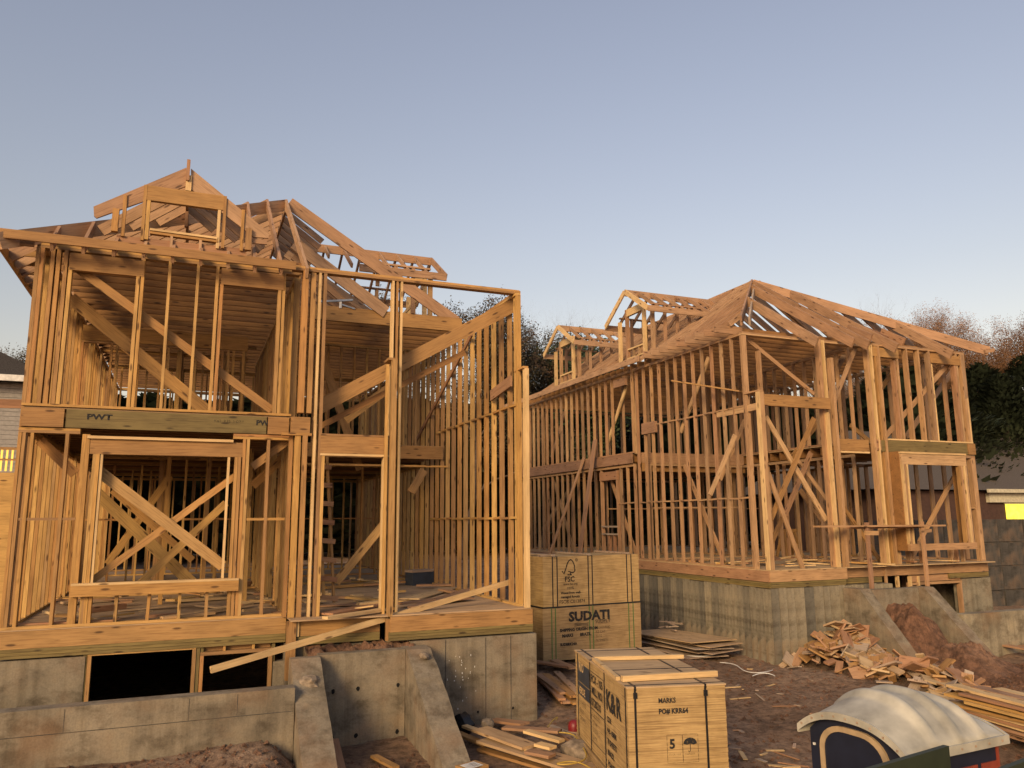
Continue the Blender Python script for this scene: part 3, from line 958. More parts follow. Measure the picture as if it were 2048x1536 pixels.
M('beam', (XC + .15, 19.75, G2 - .16), (15.9, 19.75, G2 - .16), .09, .30, H2, MRED)
M('beam', (XC + .15, 19.72, G2 - .44), (15.9, 19.72, G2 - .44), .09, .24, H2, MH)
# upper plates of the front, tall corner, short frame with its beam
for k in range(2):
    M('plate', (XC + .02, YT, TT - .02 - .0385 * k), (16.05, YT, TT - .02 - .0385 * k), .14, .037, H2, MW)
M('post', (XC + .08, YT, G1), (XC + .08, YT, TT - .08), .10, .12, H2, MW)
ps = onY(1512, 783, YN + .06)
M('post', (XC + .10, YN + .06, G1), (XC + .10, YN + .06, ps.z), .14, .11, H2, MW)
M('post', (XC + .03, YN + .06, G1), (XC + .03, YN + .06, ps.z), .035, .12, H2, MPALE)
M('plate', (XC + .07, YN, ps.z + .02), (XC + .07, YT, ps.z + .02), .12, .04, H2, MW)
M('plate', (XC + .07, YN + .1, 2.55), (XC + .07, 16.0, 2.55), .05, .16, H2, MW)
bl, br = onY(1526, 795, YN + .05), onY(1657, 812, YN + .05)
M('header', (bl.x, YN + .05, (bl.z + br.z) / 2), (br.x + .02, YN + .05, (bl.z + br.z) / 2), .09, .27, H2, MH)
def tp(a, b_, z0, z1, wx, y, mat=None, wy=.13, name='post'):
    x = (onY(a[0], a[1], y).x + onY(b_[0], b_[1], y).x) / 2
    return M(name, (x, y, z0), (x, y, z1), wx, wy, H2, mat)
tp((1634, 700), (1668, 1100), G1, TT - .08, .085, YT - .28)
tp((1643, 700), (1677, 1100), G1, TT - .08, .03, YT - .26, MPALE)
tp((1658, 720), (1692, 1100), G1, 3.86, .085, YN + .10)
tp((1651, 900), (1682, 1100), G1, 2.5, .035, YN + .14, MPALE)
tp((1732, 720), (1766, 1100), G1, TT - .08, .07, YR, MW)
tp((1741, 720), (1773, 1100), G1, TT - .08, .04, YR, MPALE)
tp((1748, 720), (1780, 1100), G1, TT - .08, .05, YR + .05, MH)
tp((1757, 720), (1787, 1100), G1, TT - .08, .05, YR, MW)
tp((1515, 720), (1522, 775), 2.7, 4.0, .06, YT + .05, MW)
pa, pb = onY(1677, 890, YR), onY(1735, 892, YR)
M('header', (pa.x, YR, (pa.z + pb.z) / 2), (pb.x, YR, (pa.z + pb.z) / 2), .10, .30, H2, MH)
M('plate', (pa.x, YR, (pa.z + pb.z) / 2 - .17), (pb.x, YR, (pa.z + pb.z) / 2 - .17), .12, .04, H2, MPALE)
# right bay, upper storey
xr0 = 16.35
M('plate', (xr0, YR + .07, G2 + .018), (XD, YR + .07, G2 + .018), .14, .037, H2, MPALE)
for k in range(2):
    M('plate', (16.1, YR + .07, TT - .02 - .0385 * k), (XD, YR + .07, TT - .02 - .0385 * k), .14, .037, H2)
V0, V1 = G2 + .037, TT - .077
def rs(a, b_, wx=.05, z1=V1, mat=None, y=YR + .07):
    x = (onY(a[0], a[1], YR).x + onY(b_[0], b_[1], YR).x) / 2
    return M('stud', (x, y, V0), (x, y, z1), wx, .138, H2, mat)
rs((1795, 705), (1808, 879), .06); rs((1790, 715), (1802, 879), .05, 4.0)
rs((1815, 705), (1828, 879)); rs((1837, 706), (1853, 879), .055)
rs((1857, 712), (1877, 881), .06); rs((1862, 730), (1880, 881), .04, 4.0, MPALE)
rs((1910, 730), (1926, 884), .07, 4.02); rs((1914, 730), (1931, 884), .045)
M('stud', (XD - .10, YR + .07, V0), (XD - .10, YR + .07, V1), .10, .138, H2, MW)
M('stud', (XD - .04, YR + .07, V0), (XD - .04, YR + .07, V1), .05, .138, H2, MPALE)
M('header', (onY(1742, 700, YR).x, YR + .03, 4.18), (onY(1795, 700, YR).x, YR + .03, 4.18), .09, .24, H2, MH)
M('header', (onY(1860, 714, YR).x, YR + .03, 4.15), (onY(1917, 714, YR).x, YR + .03, 4.15), .09, .24, H2, MH)
fp(H2, 'brace', (1766, 878), (1898, 726), YR + .2, .12, .04, MW)
fp(H2, 'brace', (1812, 874), (1908, 738), YR + 1.3, .14, .04, MW)
fp(H2, 'brace', (1752, 790), (1790, 740), YR + 2.2, .14, .04, MH)
M('rim_board', (onY(1760, 890, YR).x, YR - .01, G2 - .16), (onY(1932, 890, YR).x, YR - .01, G2 - .16), .04, .29, H2, MT)
M('rim_board', (onY(1933, 890, YR).x, YR - .02, G2 - .16), (XD, YR - .02, G2 - .16), .05, .29, H2, MH)
M('rim_board', (onY(1749, 890, YR).x, YR - .03, G2 - .14), (onY(1759, 890, YR).x, YR - .03, G2 - .14), .05, .27, H2, MRED)
for k in range(2):
    M('plate', (16.15, YR + .07, Q1 - .02 - .0385 * k), (XD, YR + .07, Q1 - .02 - .0385 * k), .14, .037, H2)
# right bay, lower storey with the boxed window
def rl(x, wx=.05, z0=G1, z1=Q1 - .08, y=YR + .07, mat=None):
    return M('stud', (x, y, z0), (x, y, z1), wx, .13, H2, mat)
for x in (16.3, 16.42, 16.75, 16.85):
    rl(x)
rl(XD - .05, .09, mat=MPALE); rl(XD - .14, .04)
M('blocking', (18.95, YR + .07, .20), (XD - .1, YR + .07, .20), .10, .04, H2)
YW = YR - .38
wl, wr = onY(1810, 1000, YW).x, onY(1940, 1000, YW).x
ztop, zbot = onY(1870, 905, YW).z, onY(1880, 1100, YW).z
WB = B('window_box', (wl - .03, YW + .05, zbot), (wl, YR + .05, ztop), MJ, H2)
B('window_box', (wr, YW + .05, zbot), (wr + .03, YR + .05, ztop), MJ, H2)
B('window_box', (wl, YW + .1, ztop - .02), (wr, YR + .05, ztop + .01), MH, H2)
M('header', (wl, YW + .02, ztop - .19), (wr, YW + .02, ztop - .19), .06, .26, H2, MW)
M('plate', (wl - .02, YW + .02, ztop - .03), (wr, YW + .02, ztop - .03), .10, .045, H2, MPALE)
for x, c in ((wl + .03, MPALE), (wl + .09, MW), (wl + .17, MPALE), (wr - .03, MW), (wr - .09, MPALE), (wr - .18, MW), (wr - .26, MH)):
    M('stud', (x, YW + .04, zbot + .15), (x, YW + .04, ztop - .32), .05, .10, H2, c)
M('window_sill', (wl, YW, zbot + .08), (wr + .03, YW, zbot + .08), .09, .16, H2, MW)
for x in (wl + .12, wl + .5, wl + .9, wr - .35, wr - .12, wr + .1):
    M('stud', (x, YR + .07, G1), (x, YR + .07, zbot), .05, .10, H2, MW)
fp(H2, 'brace', (1838, 1085), (1907, 955), YR + .6, .12, .04, MW)
fp(H2, 'brace', (1805, 1150), (1840, 1085), YR + .6, .12, .04, MW)
# braces in the left bay
for a, b_, Y, wd in (((1531, 833), (1652, 1040), 14.75, .12), ((1628, 836), (1541, 1040), 14.65, .12), ((1622, 905), (1570, 1030), 15.4, .13), ((1536, 945), (1606, 1138), 14.55, .11),
                     ((1596, 921), (1652, 998), 15.6, .10), ((1565, 1035), (1532, 1110), 15.6, .12), ((1486, 672), (1628, 788), 15.05, .10), ((1715, 685), (1669, 800), 14.95, .11),
                     ((1694, 700), (1655, 770), 16.5, .16), ((1600, 980), (1700, 1120), 17.5, .14), ((1660, 975), (1780, 1150), 15.4, .10), ((1580, 920), (1640, 840), 17.4, .14),
                     ((1700, 850), (1760, 900), 16.4, .12), ((1470, 870), (1420, 990), 15.0, .10), ((1490, 840), (1440, 960), 16.0, .10)):
    fp(H2, 'brace', a, b_, Y, wd, .04, random.choice((MW, MH, MW)))
for k in range(3):
    y0 = 16.2 + 4.1 * k
    M('brace', (XC + .2, y0, G1 + .1), (XC + .2, y0 + 1.5, 1.4), .04, .12, H2, MW)
    M('brace', (XC + .2, y0 + .2, 4.1), (XC + .2, y0 + 1.6, 2.3), .04, .12, H2, MPALE if k % 2 else MW)
# roof
BX, BY, BZ = 15.72, 18.6, 7.12
M('ridge_board', (BX, BY - .05, BZ - .05), (BX, 26.5, BZ - .05), .045, .26, H2, MR)
y = BY
while y < 26.5:
    M('rafter', (XC - .34, y, hz(XC - .34)), (BX - .03, y, BZ), .045, .125, H2, MR)
    M('rafter', (XD + .34, y, hz(XC - .34)), (BX + .03, y, BZ), .045, .20, H2, MR)
    y += .406
y = YT + .35
while y < BY:                                      # jacks of the camera-side slope
    xh = XC + (y - YT) * (BX - XC) / (BY - YT)
    M('rafter', (XC - .02, y, hz(XC - .02)), (xh, y, hz(xh)), .045, .125, H2, MR)
    M('joist_tail', (XC - .44, y + .05, TT + .14), (XC + .4, y + .05, TT + .14), .045, .20, H2, MR)
    M('rafter', (XD + .34, y, hz(XC - .34)), (2 * BX - xh, y, hz(xh)), .045, .20, H2, MR)
    y += .406
M('hip_rafter', (XC + .05, YT - .02, hz(XC)), (BX, BY, BZ), .05, .24, H2, MR)
M('hip_rafter', (XC + .30, YT - .02, hz(XC)), (BX, BY - .1, BZ - .12), .05, .20, H2, MGREY)
M('hip_rafter', (XD + .42, YR - .42, hz(XC - .45)), (BX, BY, BZ), .05, .24, H2, MR)
for x, yt in ((13.75, 14.1), (15.05, 14.25), (15.5, 14.2), (16.45, 14.2), (18.35, 14.15)):
    f = 1 - abs(x - BX) / (BX - XC)
    ye = YT + (BY - YT) * f
    z0 = hz(XC) - (YT - yt) * .72
    M('rafter', (x, yt, z0), (BX + (x - BX) * .82 if False else x, ye - .04, hz(XC) + (BZ - hz(XC)) * f), .05, .24, H2, MR)
M('rafter_tail', (16.0, 14.55, 4.52), (16.0, 15.3, 4.95), .05, .2, H2, MRED); M('rafter_tail', (16.6, 14.6, 4.52), (16.6, 15.3, 4.95), .05, .2, H2, MRED); M('rafter_tail', (17.2, 14.6, 4.52), (17.2, 15.3, 4.95), .05, .2, H2, MRED)
M('lookout', (XD + .30, YR - .40, hz(XC) - .32), (XD + .62, YR - .44, hz(XC) - .27), .05, .10, H2, MR)
M('fascia', (XC - .36, 18.9, TT + .10), (XC - .36, YE + .3, TT + .10), .04, .17, H2, MR)
dormer(H2, 12.05, 1, 19.5, 1.22, 6.72, 5.92, hz, 15.1, .34)
dormer(H2, 12.05, 1, 24.1, 1.22, 6.72, 5.92, hz, 15.1, .34)
# plank run out through the studs and the planks leaning on the wall
pl = M('plank', onX(1482, 783, XC + .05), onX(1346, 762, 11.35), .19, .035, None, MH)
tag(pl, 'rough plank sticking out through the studs of the right house frame, high up', 'plank')
for a, b_, wd, lab in (((1168, 916), (1096, 1118), .13, 'narrower plank leaning on the side wall of the right house frame'), ((1190, 880), (1158, 1118), .24, 'wider plank leaning on the side wall of the right house frame')):
    pt = onX(*a, XC - .08); pb2 = onX(*b_, XC - .95)
    o = M('plank', pt, pb2 + (pb2 - pt) * .25, wd, .035, None, MRED, up=(1, 0, 0))
    tag(o, lab, 'plank')
# scaffold in front of the far house
YS = 14.0
S = thing('scaffold', 'rough timber scaffold plank on two posts before the right house frame', 'scaffold', (16, YS, -1.6))
for a, b_ in (((1733, 1045), (1737, 1180)), ((1843, 1043), (1851, 1178))):
    p, q = onY(*a, YS), onY(*b_, YS)
    M('post', p, (p.x, YS, q.z - .3), .10, .05, S, MRED)
M('plank', onY(1634, 1053, YS + .06), onY(1882, 1051, YS + .06), .28, .04, S, MW)
M('plank', onY(1700, 1056, YS + .3), onY(1830, 1054, YS + .3), .28, .04, S, MRED)
M('bracket', onY(1730, 1066, YS), onY(1756, 1066, YS), .05, .10, S, MW)
M('bracket', onY(1840, 1063, YS), onY(1862, 1061, YS), .05, .08, S, MW)

# ---- far foundation: board-formed concrete in upright strips
F2D = thing('foundation_wall', 'board-marked concrete basement wall under the right house frame', 'foundation', (XC, YN, G))
ztf = -1.56
B('wall_core', (XC + .02, YN + .03, -3.9), (15.7, YN + .3, ztf - .02), MC, F2D)
B('wall_core', (XC + .03, YN + .3, -3.9), (XC + .3, YE, ztf - .02), MC, F2D)
B('wall_core', (XD - .25, YR + .02, -3.9), (XD, YE, ztf - .02), MC, F2D)
B('wall_core', (XC + .3, YE - .25, -3.9), (XD - .25, YE, ztf - .02), MC, F2D)
rn = random.Random(8)
x = XC
while x < 15.55:
    wdt = rn.choice((.19, .22, .24, .28))
    d = rn.uniform(.0, .014)
    B('form_board_mark', (x, YN - .012 - d, -3.8), (x + wdt - .008, YN + .03, ztf - rn.uniform(0, .03)), MCB, F2D)
    x += wdt
y = YN
while y < 22:
    wdt = rn.choice((.19, .22, .24, .28))
    d = rn.uniform(.0, .014)
    B('form_board_mark', (XC - .012 - d, y, -3.8), (XC + .03, y + wdt - .008, ztf - rn.uniform(0, .03)), MCB, F2D)
    y += wdt
xw = (onY(1828, 1160, YR).x, onY(1922, 1150, YR).x)
B('wall_panel', (xw[1], YR, -3.9), (XD + .08, YR + .25, ztf - .03), MCB, F2D)
B('wall_panel', (15.7, YR + .02, -3.9), (xw[0], YR + .25, -2.25), MC, F2D)
frame(xw[0] - .1, xw[1] - .02, -2.9, onY(1870, 1168, YR).z, YR + .06, .06, F2D, MW)
B('cripple_panel', (xw[0] - .1, YR + .03, onY(1870, 1166, YR).z + .05), (xw[1], YR + .1, G1 - .28), MW, F2D)
for xx in (1797, 1822, 1838):
    fp(F2D, 'cripple', (xx, 1152), (xx, 1180), YR, .045, .09, MPALE, .03)
M('post', (17.5, YR + .9, -3.3), (17.5, YR + .9, -1.5), .12, .10, F2D, MW)
M('post', (17.8, YR + 1.1, -3.3), (17.8, YR + 1.1, -1.5), .10, .10, F2D, MH)
MID2 = B('retaining_wall', (14.465, 13.74, -3.9), (15.895, 13.95, -1.64), MC)
tag(MID2, 'upright concrete stoop wall behind the spoil heap at the right house', 'wall')
W3 = wing('retaining_wall', 'left sloping concrete wing wall beside the scrap wood heap', 14.15, 14.46, 14.30, 12.3, -1.62, -3.3, MC, .5)
W4 = wing('retaining_wall', 'right sloping concrete wing wall past the reddish spoil heap', 15.9, 16.22, 13.96, 12.1, -1.63, -3.1, MC, .36)
W5 = B('retaining_wall', (16.2, 12.9, -3.9), (26, 13.15, -2.18), MCB)
tag(W5, 'low pale concrete wall at the right edge behind the spoil heap', 'wall')
def heap_z(x, y):
    a = 1.30 * math.exp(-(((x - 15.05) / .70) ** 2) - (max(0, 13.25 - y) / .62) ** 2)
    b_ = .62 * math.exp(-(((x - 15.3) / .8) ** 2) - ((y - 12.2) / .8) ** 2)
    z = max(a, b_) + .25 * min(a, b_)
    n_ = mnoise.fractal(Vector((x * 3.1, y * 3.1, .3)), 1.0, 2.1, 5) * .13 + mnoise.fractal(Vector((x * 11, y * 11, 2)), 1.0, 2.0, 3) * .035
    return G - .12 + z + n_ * min(1, z * 2.2)
hv, hf = [], []
nx_, ny_ = 90, 110
for j_ in range(ny_):
    for i_ in range(nx_):
        x, y = 13.6 + 3.0 * i_ / (nx_ - 1), 10.9 + 2.95 * j_ / (ny_ - 1)
        hv.append(Vector((x, y, heap_z(x, y))) - Vector((15, 12.9, G)))
for j_ in range(ny_ - 1):
    for i_ in range(nx_ - 1):
        a = j_ * nx_ + i_
        hf.append((a, a + 1, a + nx_ + 1, a + nx_))
sh_ = mesh_obj('spoil_heap', hv, hf, MD2)
sh_.location = (15, 12.9, G)
tag(sh_, 'reddish brown dirt heap between two sloping wing walls of the right house', 'dirt heap')


MW = MW1
# ================================================================== SHEET BUNDLES (crates)
def LB(name, lo, hi, mat, parent):
    lo, hi = Vector(lo), Vector(hi)
    s = hi - lo
    o = bpy.data.objects.new(name, box_mesh(s.x, s.y, s.z, mat))
    o.location = (lo + hi) / 2
    link(o, parent)
    return o
def ribbon(name, pts, wd, mat, parent, mw, closed=False):
    """flat painted line through 2-D points, laid on the plane of mw."""
    vs, fs = [], []
    n = len(pts)
    P = [Vector((a, b_)) for a, b_ in pts]
    for i in range(n):
        a = P[(i - 1) % n] if (closed or i > 0) else P[i]
        c = P[(i + 1) % n] if (closed or i < n - 1) else P[i]
        d = (c - a).normalized()
        nn = Vector((-d.y, d.x)) * wd / 2
        vs += [(P[i].x + nn.x, P[i].y + nn.y, 0), (P[i].x - nn.x, P[i].y - nn.y, 0)]
    for i in range(n if closed else n - 1):
        j = (i + 1) % n
        fs.append((2 * i, 2 * i + 1, 2 * j + 1, 2 * j))
    o = mesh_obj(name, vs, fs, mat, parent)
    o.matrix_basis = mw
    return o
def FR(x, z):                                       # on the front face of a bundle
    return Matrix.Translation((x, -.006, z)) @ FRONT
def LF(y, z):                                       # on the left face, reading from back to front
    return Matrix.Translation((-.006, y, z)) @ Matrix.Rotation(R(-90), 4, 'Z') @ FRONT
def bundle(name, label, loc, rz, a, b_, h, mat, straps, smat, sides=True):
    t = thing(name, label, 'plywood bundle', loc, rz, None)
    n_ = max(4, int(h / .024))
    vs, fs = [], []
    rq = random.Random(int(a * 100 + h * 1000))
    for k in range(n_):
        z0_, z1_ = h * k / n_, h * (k + 1) / n_ - .0012
        dx, dy_, ex, ey = (rq.uniform(0, .005) for _ in range(4))
        i0 = len(vs)
        vs += [(x, y, z) for x in (dx, a - ex) for y in (dy_, b_ - ey) for z in (z0_, z1_)]
        fs += [tuple(i0 + q for q in f) for f in BOXF]
    mesh_obj('sheet_stack', vs, fs, mat, t, 'stuff')
    for x in straps:
        LB('strap', (x, -.004, .0), (x + .022, .002, h + .004), smat, t)
        LB('strap', (x, -.003, h - .001), (x + .022, b_ + .003, h + .005), smat, t)
    return t
zt_f, zt_s = -.78, -1.82
th = R(5)
fl = Vector((6.88, 15.08, 0))
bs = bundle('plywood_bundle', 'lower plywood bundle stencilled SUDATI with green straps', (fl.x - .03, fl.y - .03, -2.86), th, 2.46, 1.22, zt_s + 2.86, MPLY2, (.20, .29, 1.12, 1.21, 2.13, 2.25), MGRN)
hh = zt_s + 2.86
text('SUDATI', .26, MINK, bs, FR(.62, hh - .28) @ Matrix.Shear('XY', 4, (.18, 0)) if False else FR(.62, hh - .28), bold=.012, xs=1.15)
for k in range(3):
    ribbon('printed_wave', [(.0 + .05 * i, .012 * math.sin(i * .9)) for i in range(8)], .010, MINK, bs, FR(.75, hh - .34 - .025 * k))
text('SHIPPING ORIGIN FROM', .085, MINK, bs, FR(.40, hh - .48), bold=.004)
text('MARKS       BRAZIL', .085, MINK, bs, FR(.45, hh - .59), bold=.004)
text('SUDBRK24A', .075, MINK, bs, FR(.40, hh - .76), bold=.004)
for k, s_ in enumerate(('SUDPLY', 'SHEATHING', '4-3 CAT', '23/32', '50 SHEETS')):
    text(s_, .11 if k == 0 else .07, MINKB if k else MINK, bs, FR(1.27, hh - .36 - .085 * k - (.03 if k else 0)))
bt = bundle('plywood_bundle', 'upper plywood bundle printed with a tree tick mark and FSC, black straps', (fl.x, fl.y, zt_s + .03), th, 2.44, 1.22, zt_f - zt_s - .03, MPLY, (.22, .33, 1.10, 1.20, 2.10, 2.22), MBLK)
hh = zt_f - zt_s - .03
LB('base_sheet', (-.02, -.02, -.03), (2.46, 1.24, -.002), MBLK, bt)
LB('batten', (-.02, .1, hh + .006), (.30, .16, hh + .04), MGREY, bt)
for x, y0, y1 in ((.18, -.05, 1.1), (1.06, -.04, 1.25), (2.08, -.03, 1.25)):
    LB('batten', (x, y0, hh + .007), (x + .09, y1, hh + .045), MGREY, bt)
mwt = FR(.46, hh - .36)
tree_out = [(.00, .06), (.045, .0), (.09, .10), (.13, .21), (.17, .27), (.22, .29), (.26, .26), (.29, .20), (.31, .15), (.30, .11), (.32, .07), (.29, .03), (.24, .02), (.215, .03)]
ribbon('tick_tree_mark', tree_out, .024, MINK, bt, mwt)
ribbon('tick_tree_mark', [(.20, -.02), (.20, .045), (.15, .045)], .022, MINK, bt, mwt)
ribbon('tick_tree_mark', [(.13, -.02), (.235, -.02)], .022, MINK, bt, mwt)
ribbon('tick_tree_mark', [(.36 + .028 * math.cos(a * .7), .28 + .028 * math.sin(a * .7)) for a in range(9)], .008, MINK, bt, mwt, True)
text('R', .04, MINK, bt, FR(.81, hh - .095))
text('FSC', .15, MINK, bt, FR(.52, hh - .52), bold=.003)
text('www.fsc.org', .07, MINK, bt, FR(.48, hh - .59))
text('100%', .085, MINK, bt, FR(.56, hh - .68))
text('Wood from well-', .07, MINK, bt, FR(.42, hh - .77), bold=.002)
text('managed forests', .07, MINK, bt, FR(.42, hh - .85), bold=.002)
text('FSC\u00ae C013874', .10, MINK, bt, FR(.38, hh - .96))
# the near bundles
fl2 = (4.44, 7.62)
th2 = R(-14)
zt_k = -1.79
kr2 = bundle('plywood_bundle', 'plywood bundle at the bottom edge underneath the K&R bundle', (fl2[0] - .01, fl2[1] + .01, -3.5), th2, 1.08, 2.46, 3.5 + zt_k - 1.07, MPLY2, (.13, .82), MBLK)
kr = bundle('plywood_bundle', 'nearest plywood bundle, stencilled K&R on the side and MARKS on the front', (fl2[0], fl2[1], zt_k - 1.05), th2, 1.10, 2.46, 1.05, MPLY, (.075, .86), MBLK)
hh = 1.05
LB('cover_sheet', (-.008, -.01, hh + .001), (1.108, 2.47, hh + .018), MSHEET, kr)
for x in (.075, .86):
    LB('strap', (x, -.014, hh - .02), (x + .022, 2.472, hh + .024), MBLK, kr)
    LB('strap_seal', (x - .010, -.016, hh - .10), (x + .032, -.004, hh - .04), MBLK, kr)
for y in (.06, .92, 1.62, 2.30):
    LB('strap', (-.007, y, 0), (.002, y + .016, hh + .02), MBLK, kr)
    LB('strap', (-.007, y, hh + .018), (1.11, y + .016, hh + .023), MBLK, kr)
o = LB('batten', (.02, .28, hh + .025), (1.16, .34, hh + .085), MPALE, kr); o.rotation_euler = (0, 0, R(5))
o = LB('batten', (.05, 1.52, hh + .025), (1.20, 1.60, hh + .07), MPALE, kr); o.rotation_euler = (0, 0, R(-3))
o = LB('batten', (.0, .34, hh + .02), (.05, 1.60, hh + .06), MPALE, kr); o.rotation_euler = (0, 0, R(-2))
text('MARKS', .072, MINK, kr, FR(.34, hh - .155), bold=.002, xs=.85)
text('PO# KRR64', .072, MINK, kr, FR(.34, hh - .265), bold=.003, xs=.9)
for x in (.42, .592):
    ribbon('printed_frame', [(0, 0), (.17, 0), (.17, .28), (0, .28)], .006, MINKB, kr, FR(x, .29), True)
text('5', .13, MINK, kr, FR(.445, .435), bold=.005)
text('STACK MAX', .024, MINKB, kr, FR(.435, .365))
text('KEEP DRY', .026, MINKB, kr, FR(.61, .365))
um = [(0, .045)] + [(.075 - .075 * math.cos(math.pi * k / 8), .045 + .06 * math.sin(math.pi * k / 8)) for k in range(9)] + [(.112, .033), (.075, .045), (.038, .033)]
o = mesh_obj('umbrella_mark', [(a, b_, 0) for a, b_ in um[1:]], [tuple(range(len(um) - 1))], MINK, kr); o.matrix_basis = FR(.60, .43)
ribbon('umbrella_mark', [(.075, .05), (.075, -.05), (.06, -.058), (.052, -.045)], .006, MINK, kr, FR(.60, .45))
# prints on the lit side
for ch, yy in (('K', .86), ('&', .66), ('R', .43)):
    text(ch, .30, MINK, kr, LF(yy, hh - .38), bold=.010)
for k, s_ in enumerate(('CDX', '4-8 -18MM', '70 SHEETS', 'BRAZIL', 'PO# KRR 64')):
    text(s_, .085, MINK, kr, LF(.84, hh - .52 - .12 * k), bold=.003)
ribbon('printed_frame', [(0, 0), (.64, 0), (.64, .82), (0, .82)], .012, MINK, kr, LF(1.60, hh - .92), True)
text('PCX - 105', .13, MINK, kr, LF(1.57, hh - .22), bold=.003)
text('MILL NO.', .13, MINK, kr, LF(1.55, hh - .36), bold=.003)
text('0728210', .13, MINK, kr, LF(1.57, hh - .50), bold=.003)
ribbon('printed_line', [(0, 0), (.64, 0)], .010, MINK, kr, LF(1.60, hh - .54))
for k, s_ in enumerate(('EXPOSURE 1', 'PS 1-09', '23/32 INCH', '18 MM')):
    text(s_, .075, MINKB, kr, LF(1.54, hh - .63 - .085 * k))
ribbon('printed_line', [(0, 0), (.62, 0)], .24, MBLUE, kr, LF(2.28, hh - .22))
text('RIO', .16, MPALE, kr, LF(2.22, hh - .20) @ Matrix.Translation((0, 0, .003)), bold=.004)
ribbon('printed_line', [(0, 0), (.62, 0)], .16, MBLUE, kr, LF(2.28, hh - .43))
text('VERDE', .12, MPALE, kr, LF(2.24, hh - .48) @ Matrix.Translation((0, 0, .003)), bold=.003)
for k, s_ in enumerate(('PLYWOOD', 'BRAZIL', 'CERTIFIED')):
    text(s_, .075, MINKB, kr, LF(2.24, hh - .62 - .10 * k))
for k in range(5):
    text('KRR 64 CDX', .09, MINK, kr2, LF(.1 + .5 * k + .4, .30), bold=.003)

# ================================================================== TOILET CABIN
PP = thing('portable_toilet', 'navy portable toilet cabin with a ribbed cream roof, bottom right', 'portable toilet', (4.86, 4.44, -3.85), R(4))
ax, ay, he = 1.07, .92, 3.85 - 1.70
LB('side_wall', (.03, .02, 0), (ax - .02, .05, he), MNAVY, PP)
LB('side_wall', (.03, ay - .05, 0), (ax - .02, ay - .02, he), MNAVY, PP)
LB('side_wall', (ax - .05, .05, 0), (ax - .02, ay - .05, he), MNAVY, PP)
def pz(u, v):
    d = 1 - abs(2 * v - 1) ** 2.5
    return he + .02 + d * (.10 + .19 * math.sin(math.pi * min(1, max(0, .12 + .88 * u))))
nu, nv = 48, 28
vs, fs = [], []
for i in range(nu + 1):
    for j in range(nv + 1):
        u, v = i / nu, j / nv
        z = pz(u, v)
        r = 0
        for c in (.30, .54, .78):
            r = max(r, math.exp(-((u - c) / .045) ** 4))
        edge = min(1, min(v, 1 - v) / .10)
        z += .048 * r * min(1, edge)
        vs.append((-.04 + (ax + .08) * u, -.04 + (ay + .08) * v, z))
for i in range(nu):
    for j in range(nv):
        a = i * (nv + 1) + j
        fs.append((a, a + nv + 1, a + nv + 2, a + 1))
roof = mesh_obj('roof', vs, fs, MCREAM, PP, None, True)
sm = roof.modifiers.new('s', 'SOLIDIFY'); sm.thickness = .012
# roof lip: along both eaves and round both arched ends
for y0 in (-.05, ay + .03):
    LB('roof_lip', (-.05, y0, he - .035), (ax + .05, y0 + .02, he + .03), MCREAM, roof)
for xx, u in ((-.055, 0), (ax + .035, 1)):
    vs, fs = [], []
    for j in range(nv + 1):
        v = j / nv
        y = -.045 + (ay + .09) * v
        z = pz(u, v)
        for dx in (0, .02):
            vs += [(xx + dx, y, z - .05), (xx + dx, y, z + .008)]
    for j in range(nv):
        a = 4 * j; b_ = a + 4
        fs += [(a, a + 1, b_ + 1, b_), (a + 2, b_ + 2, b_ + 3, a + 3), (a + 1, a + 3, b_ + 3, b_ + 1), (a, b_, b_ + 2, a + 2)]
    mesh_obj('roof_lip', vs, fs, MCREAM, roof)
# door end: an arched panel, the tan rounded frame, the door leaf with hinge and rivets
vs, fs = [], []
for j in range(nv + 1):
    v = j / nv
    y = .02 + (ay - .04) * v
    vs += [(.02, y, 0), (.02, y, pz(0, v) - .02), (.05, y, 0), (.05, y, pz(0, v) - .02)]
for j in range(nv):
    a = 4 * j; b_ = a + 4
    fs += [(a, a + 1, b_ + 1, b_), (a + 2, b_ + 2, b_ + 3, a + 3)]
mesh_obj('front_panel', vs, fs, MNAVY, PP)
def door_loop(y0, y1, zt_, r, n=7):
    pts = [(y1, .1)]
    for k in range(n + 1):
        a = math.pi / 2 * k / n
        pts.append((y1 - r + r * math.cos(a), zt_ - r * .8 + r * .8 * math.sin(a)))
    for k in range(n + 1):
        a = math.pi / 2 + math.pi / 2 * k / n
        pts.append((y0 + r + r * math.cos(a), zt_ - r * .8 + r * .8 * math.sin(a)))
    pts.append((y0, .1))
    return pts
outer = door_loop(.15, ay - .13, he + .085, .24)
inner = door_loop(.195, ay - .175, he + .045, .20)
vs, fs = [], []
for (y, z), (y2, z2) in zip(outer, inner):
    vs += [(-.002, y, z), (-.002, y2, z2), (.02, y, z), (.02, y2, z2)]
for i in range(len(outer) - 1):
    a = 4 * i; b_ = a + 4
    fs += [(a, b_, b_ + 1, a + 1), (a, a + 2, b_ + 2, b_), (a + 1, b_ + 1, b_ + 3, a + 3)]
for k in range(9):
    v = .06 + .11 * k
    LB('bolt', (-.062, -.045 + (ay + .09) * v, pz(0, v) - .03), (-.05, -.030 + (ay + .09) * v, pz(0, v) - .015), MGREY, roof)
for k in range(7):
    LB('bolt', (.06 + .16 * k, -.056, he - .01), (.075 + .16 * k, -.048, he + .005), MGREY, roof)
dr = mesh_obj('door_frame', vs, fs, MTAN, PP, None, False)
o = mesh_obj('door', [(.006, y, z) for y, z in inner], [tuple(range(len(inner)))], MNAVY, PP)
LB('door_hinge', (-.012, ay - .20, he - .40), (.004, ay - .17, he - .28), MGREY, o)
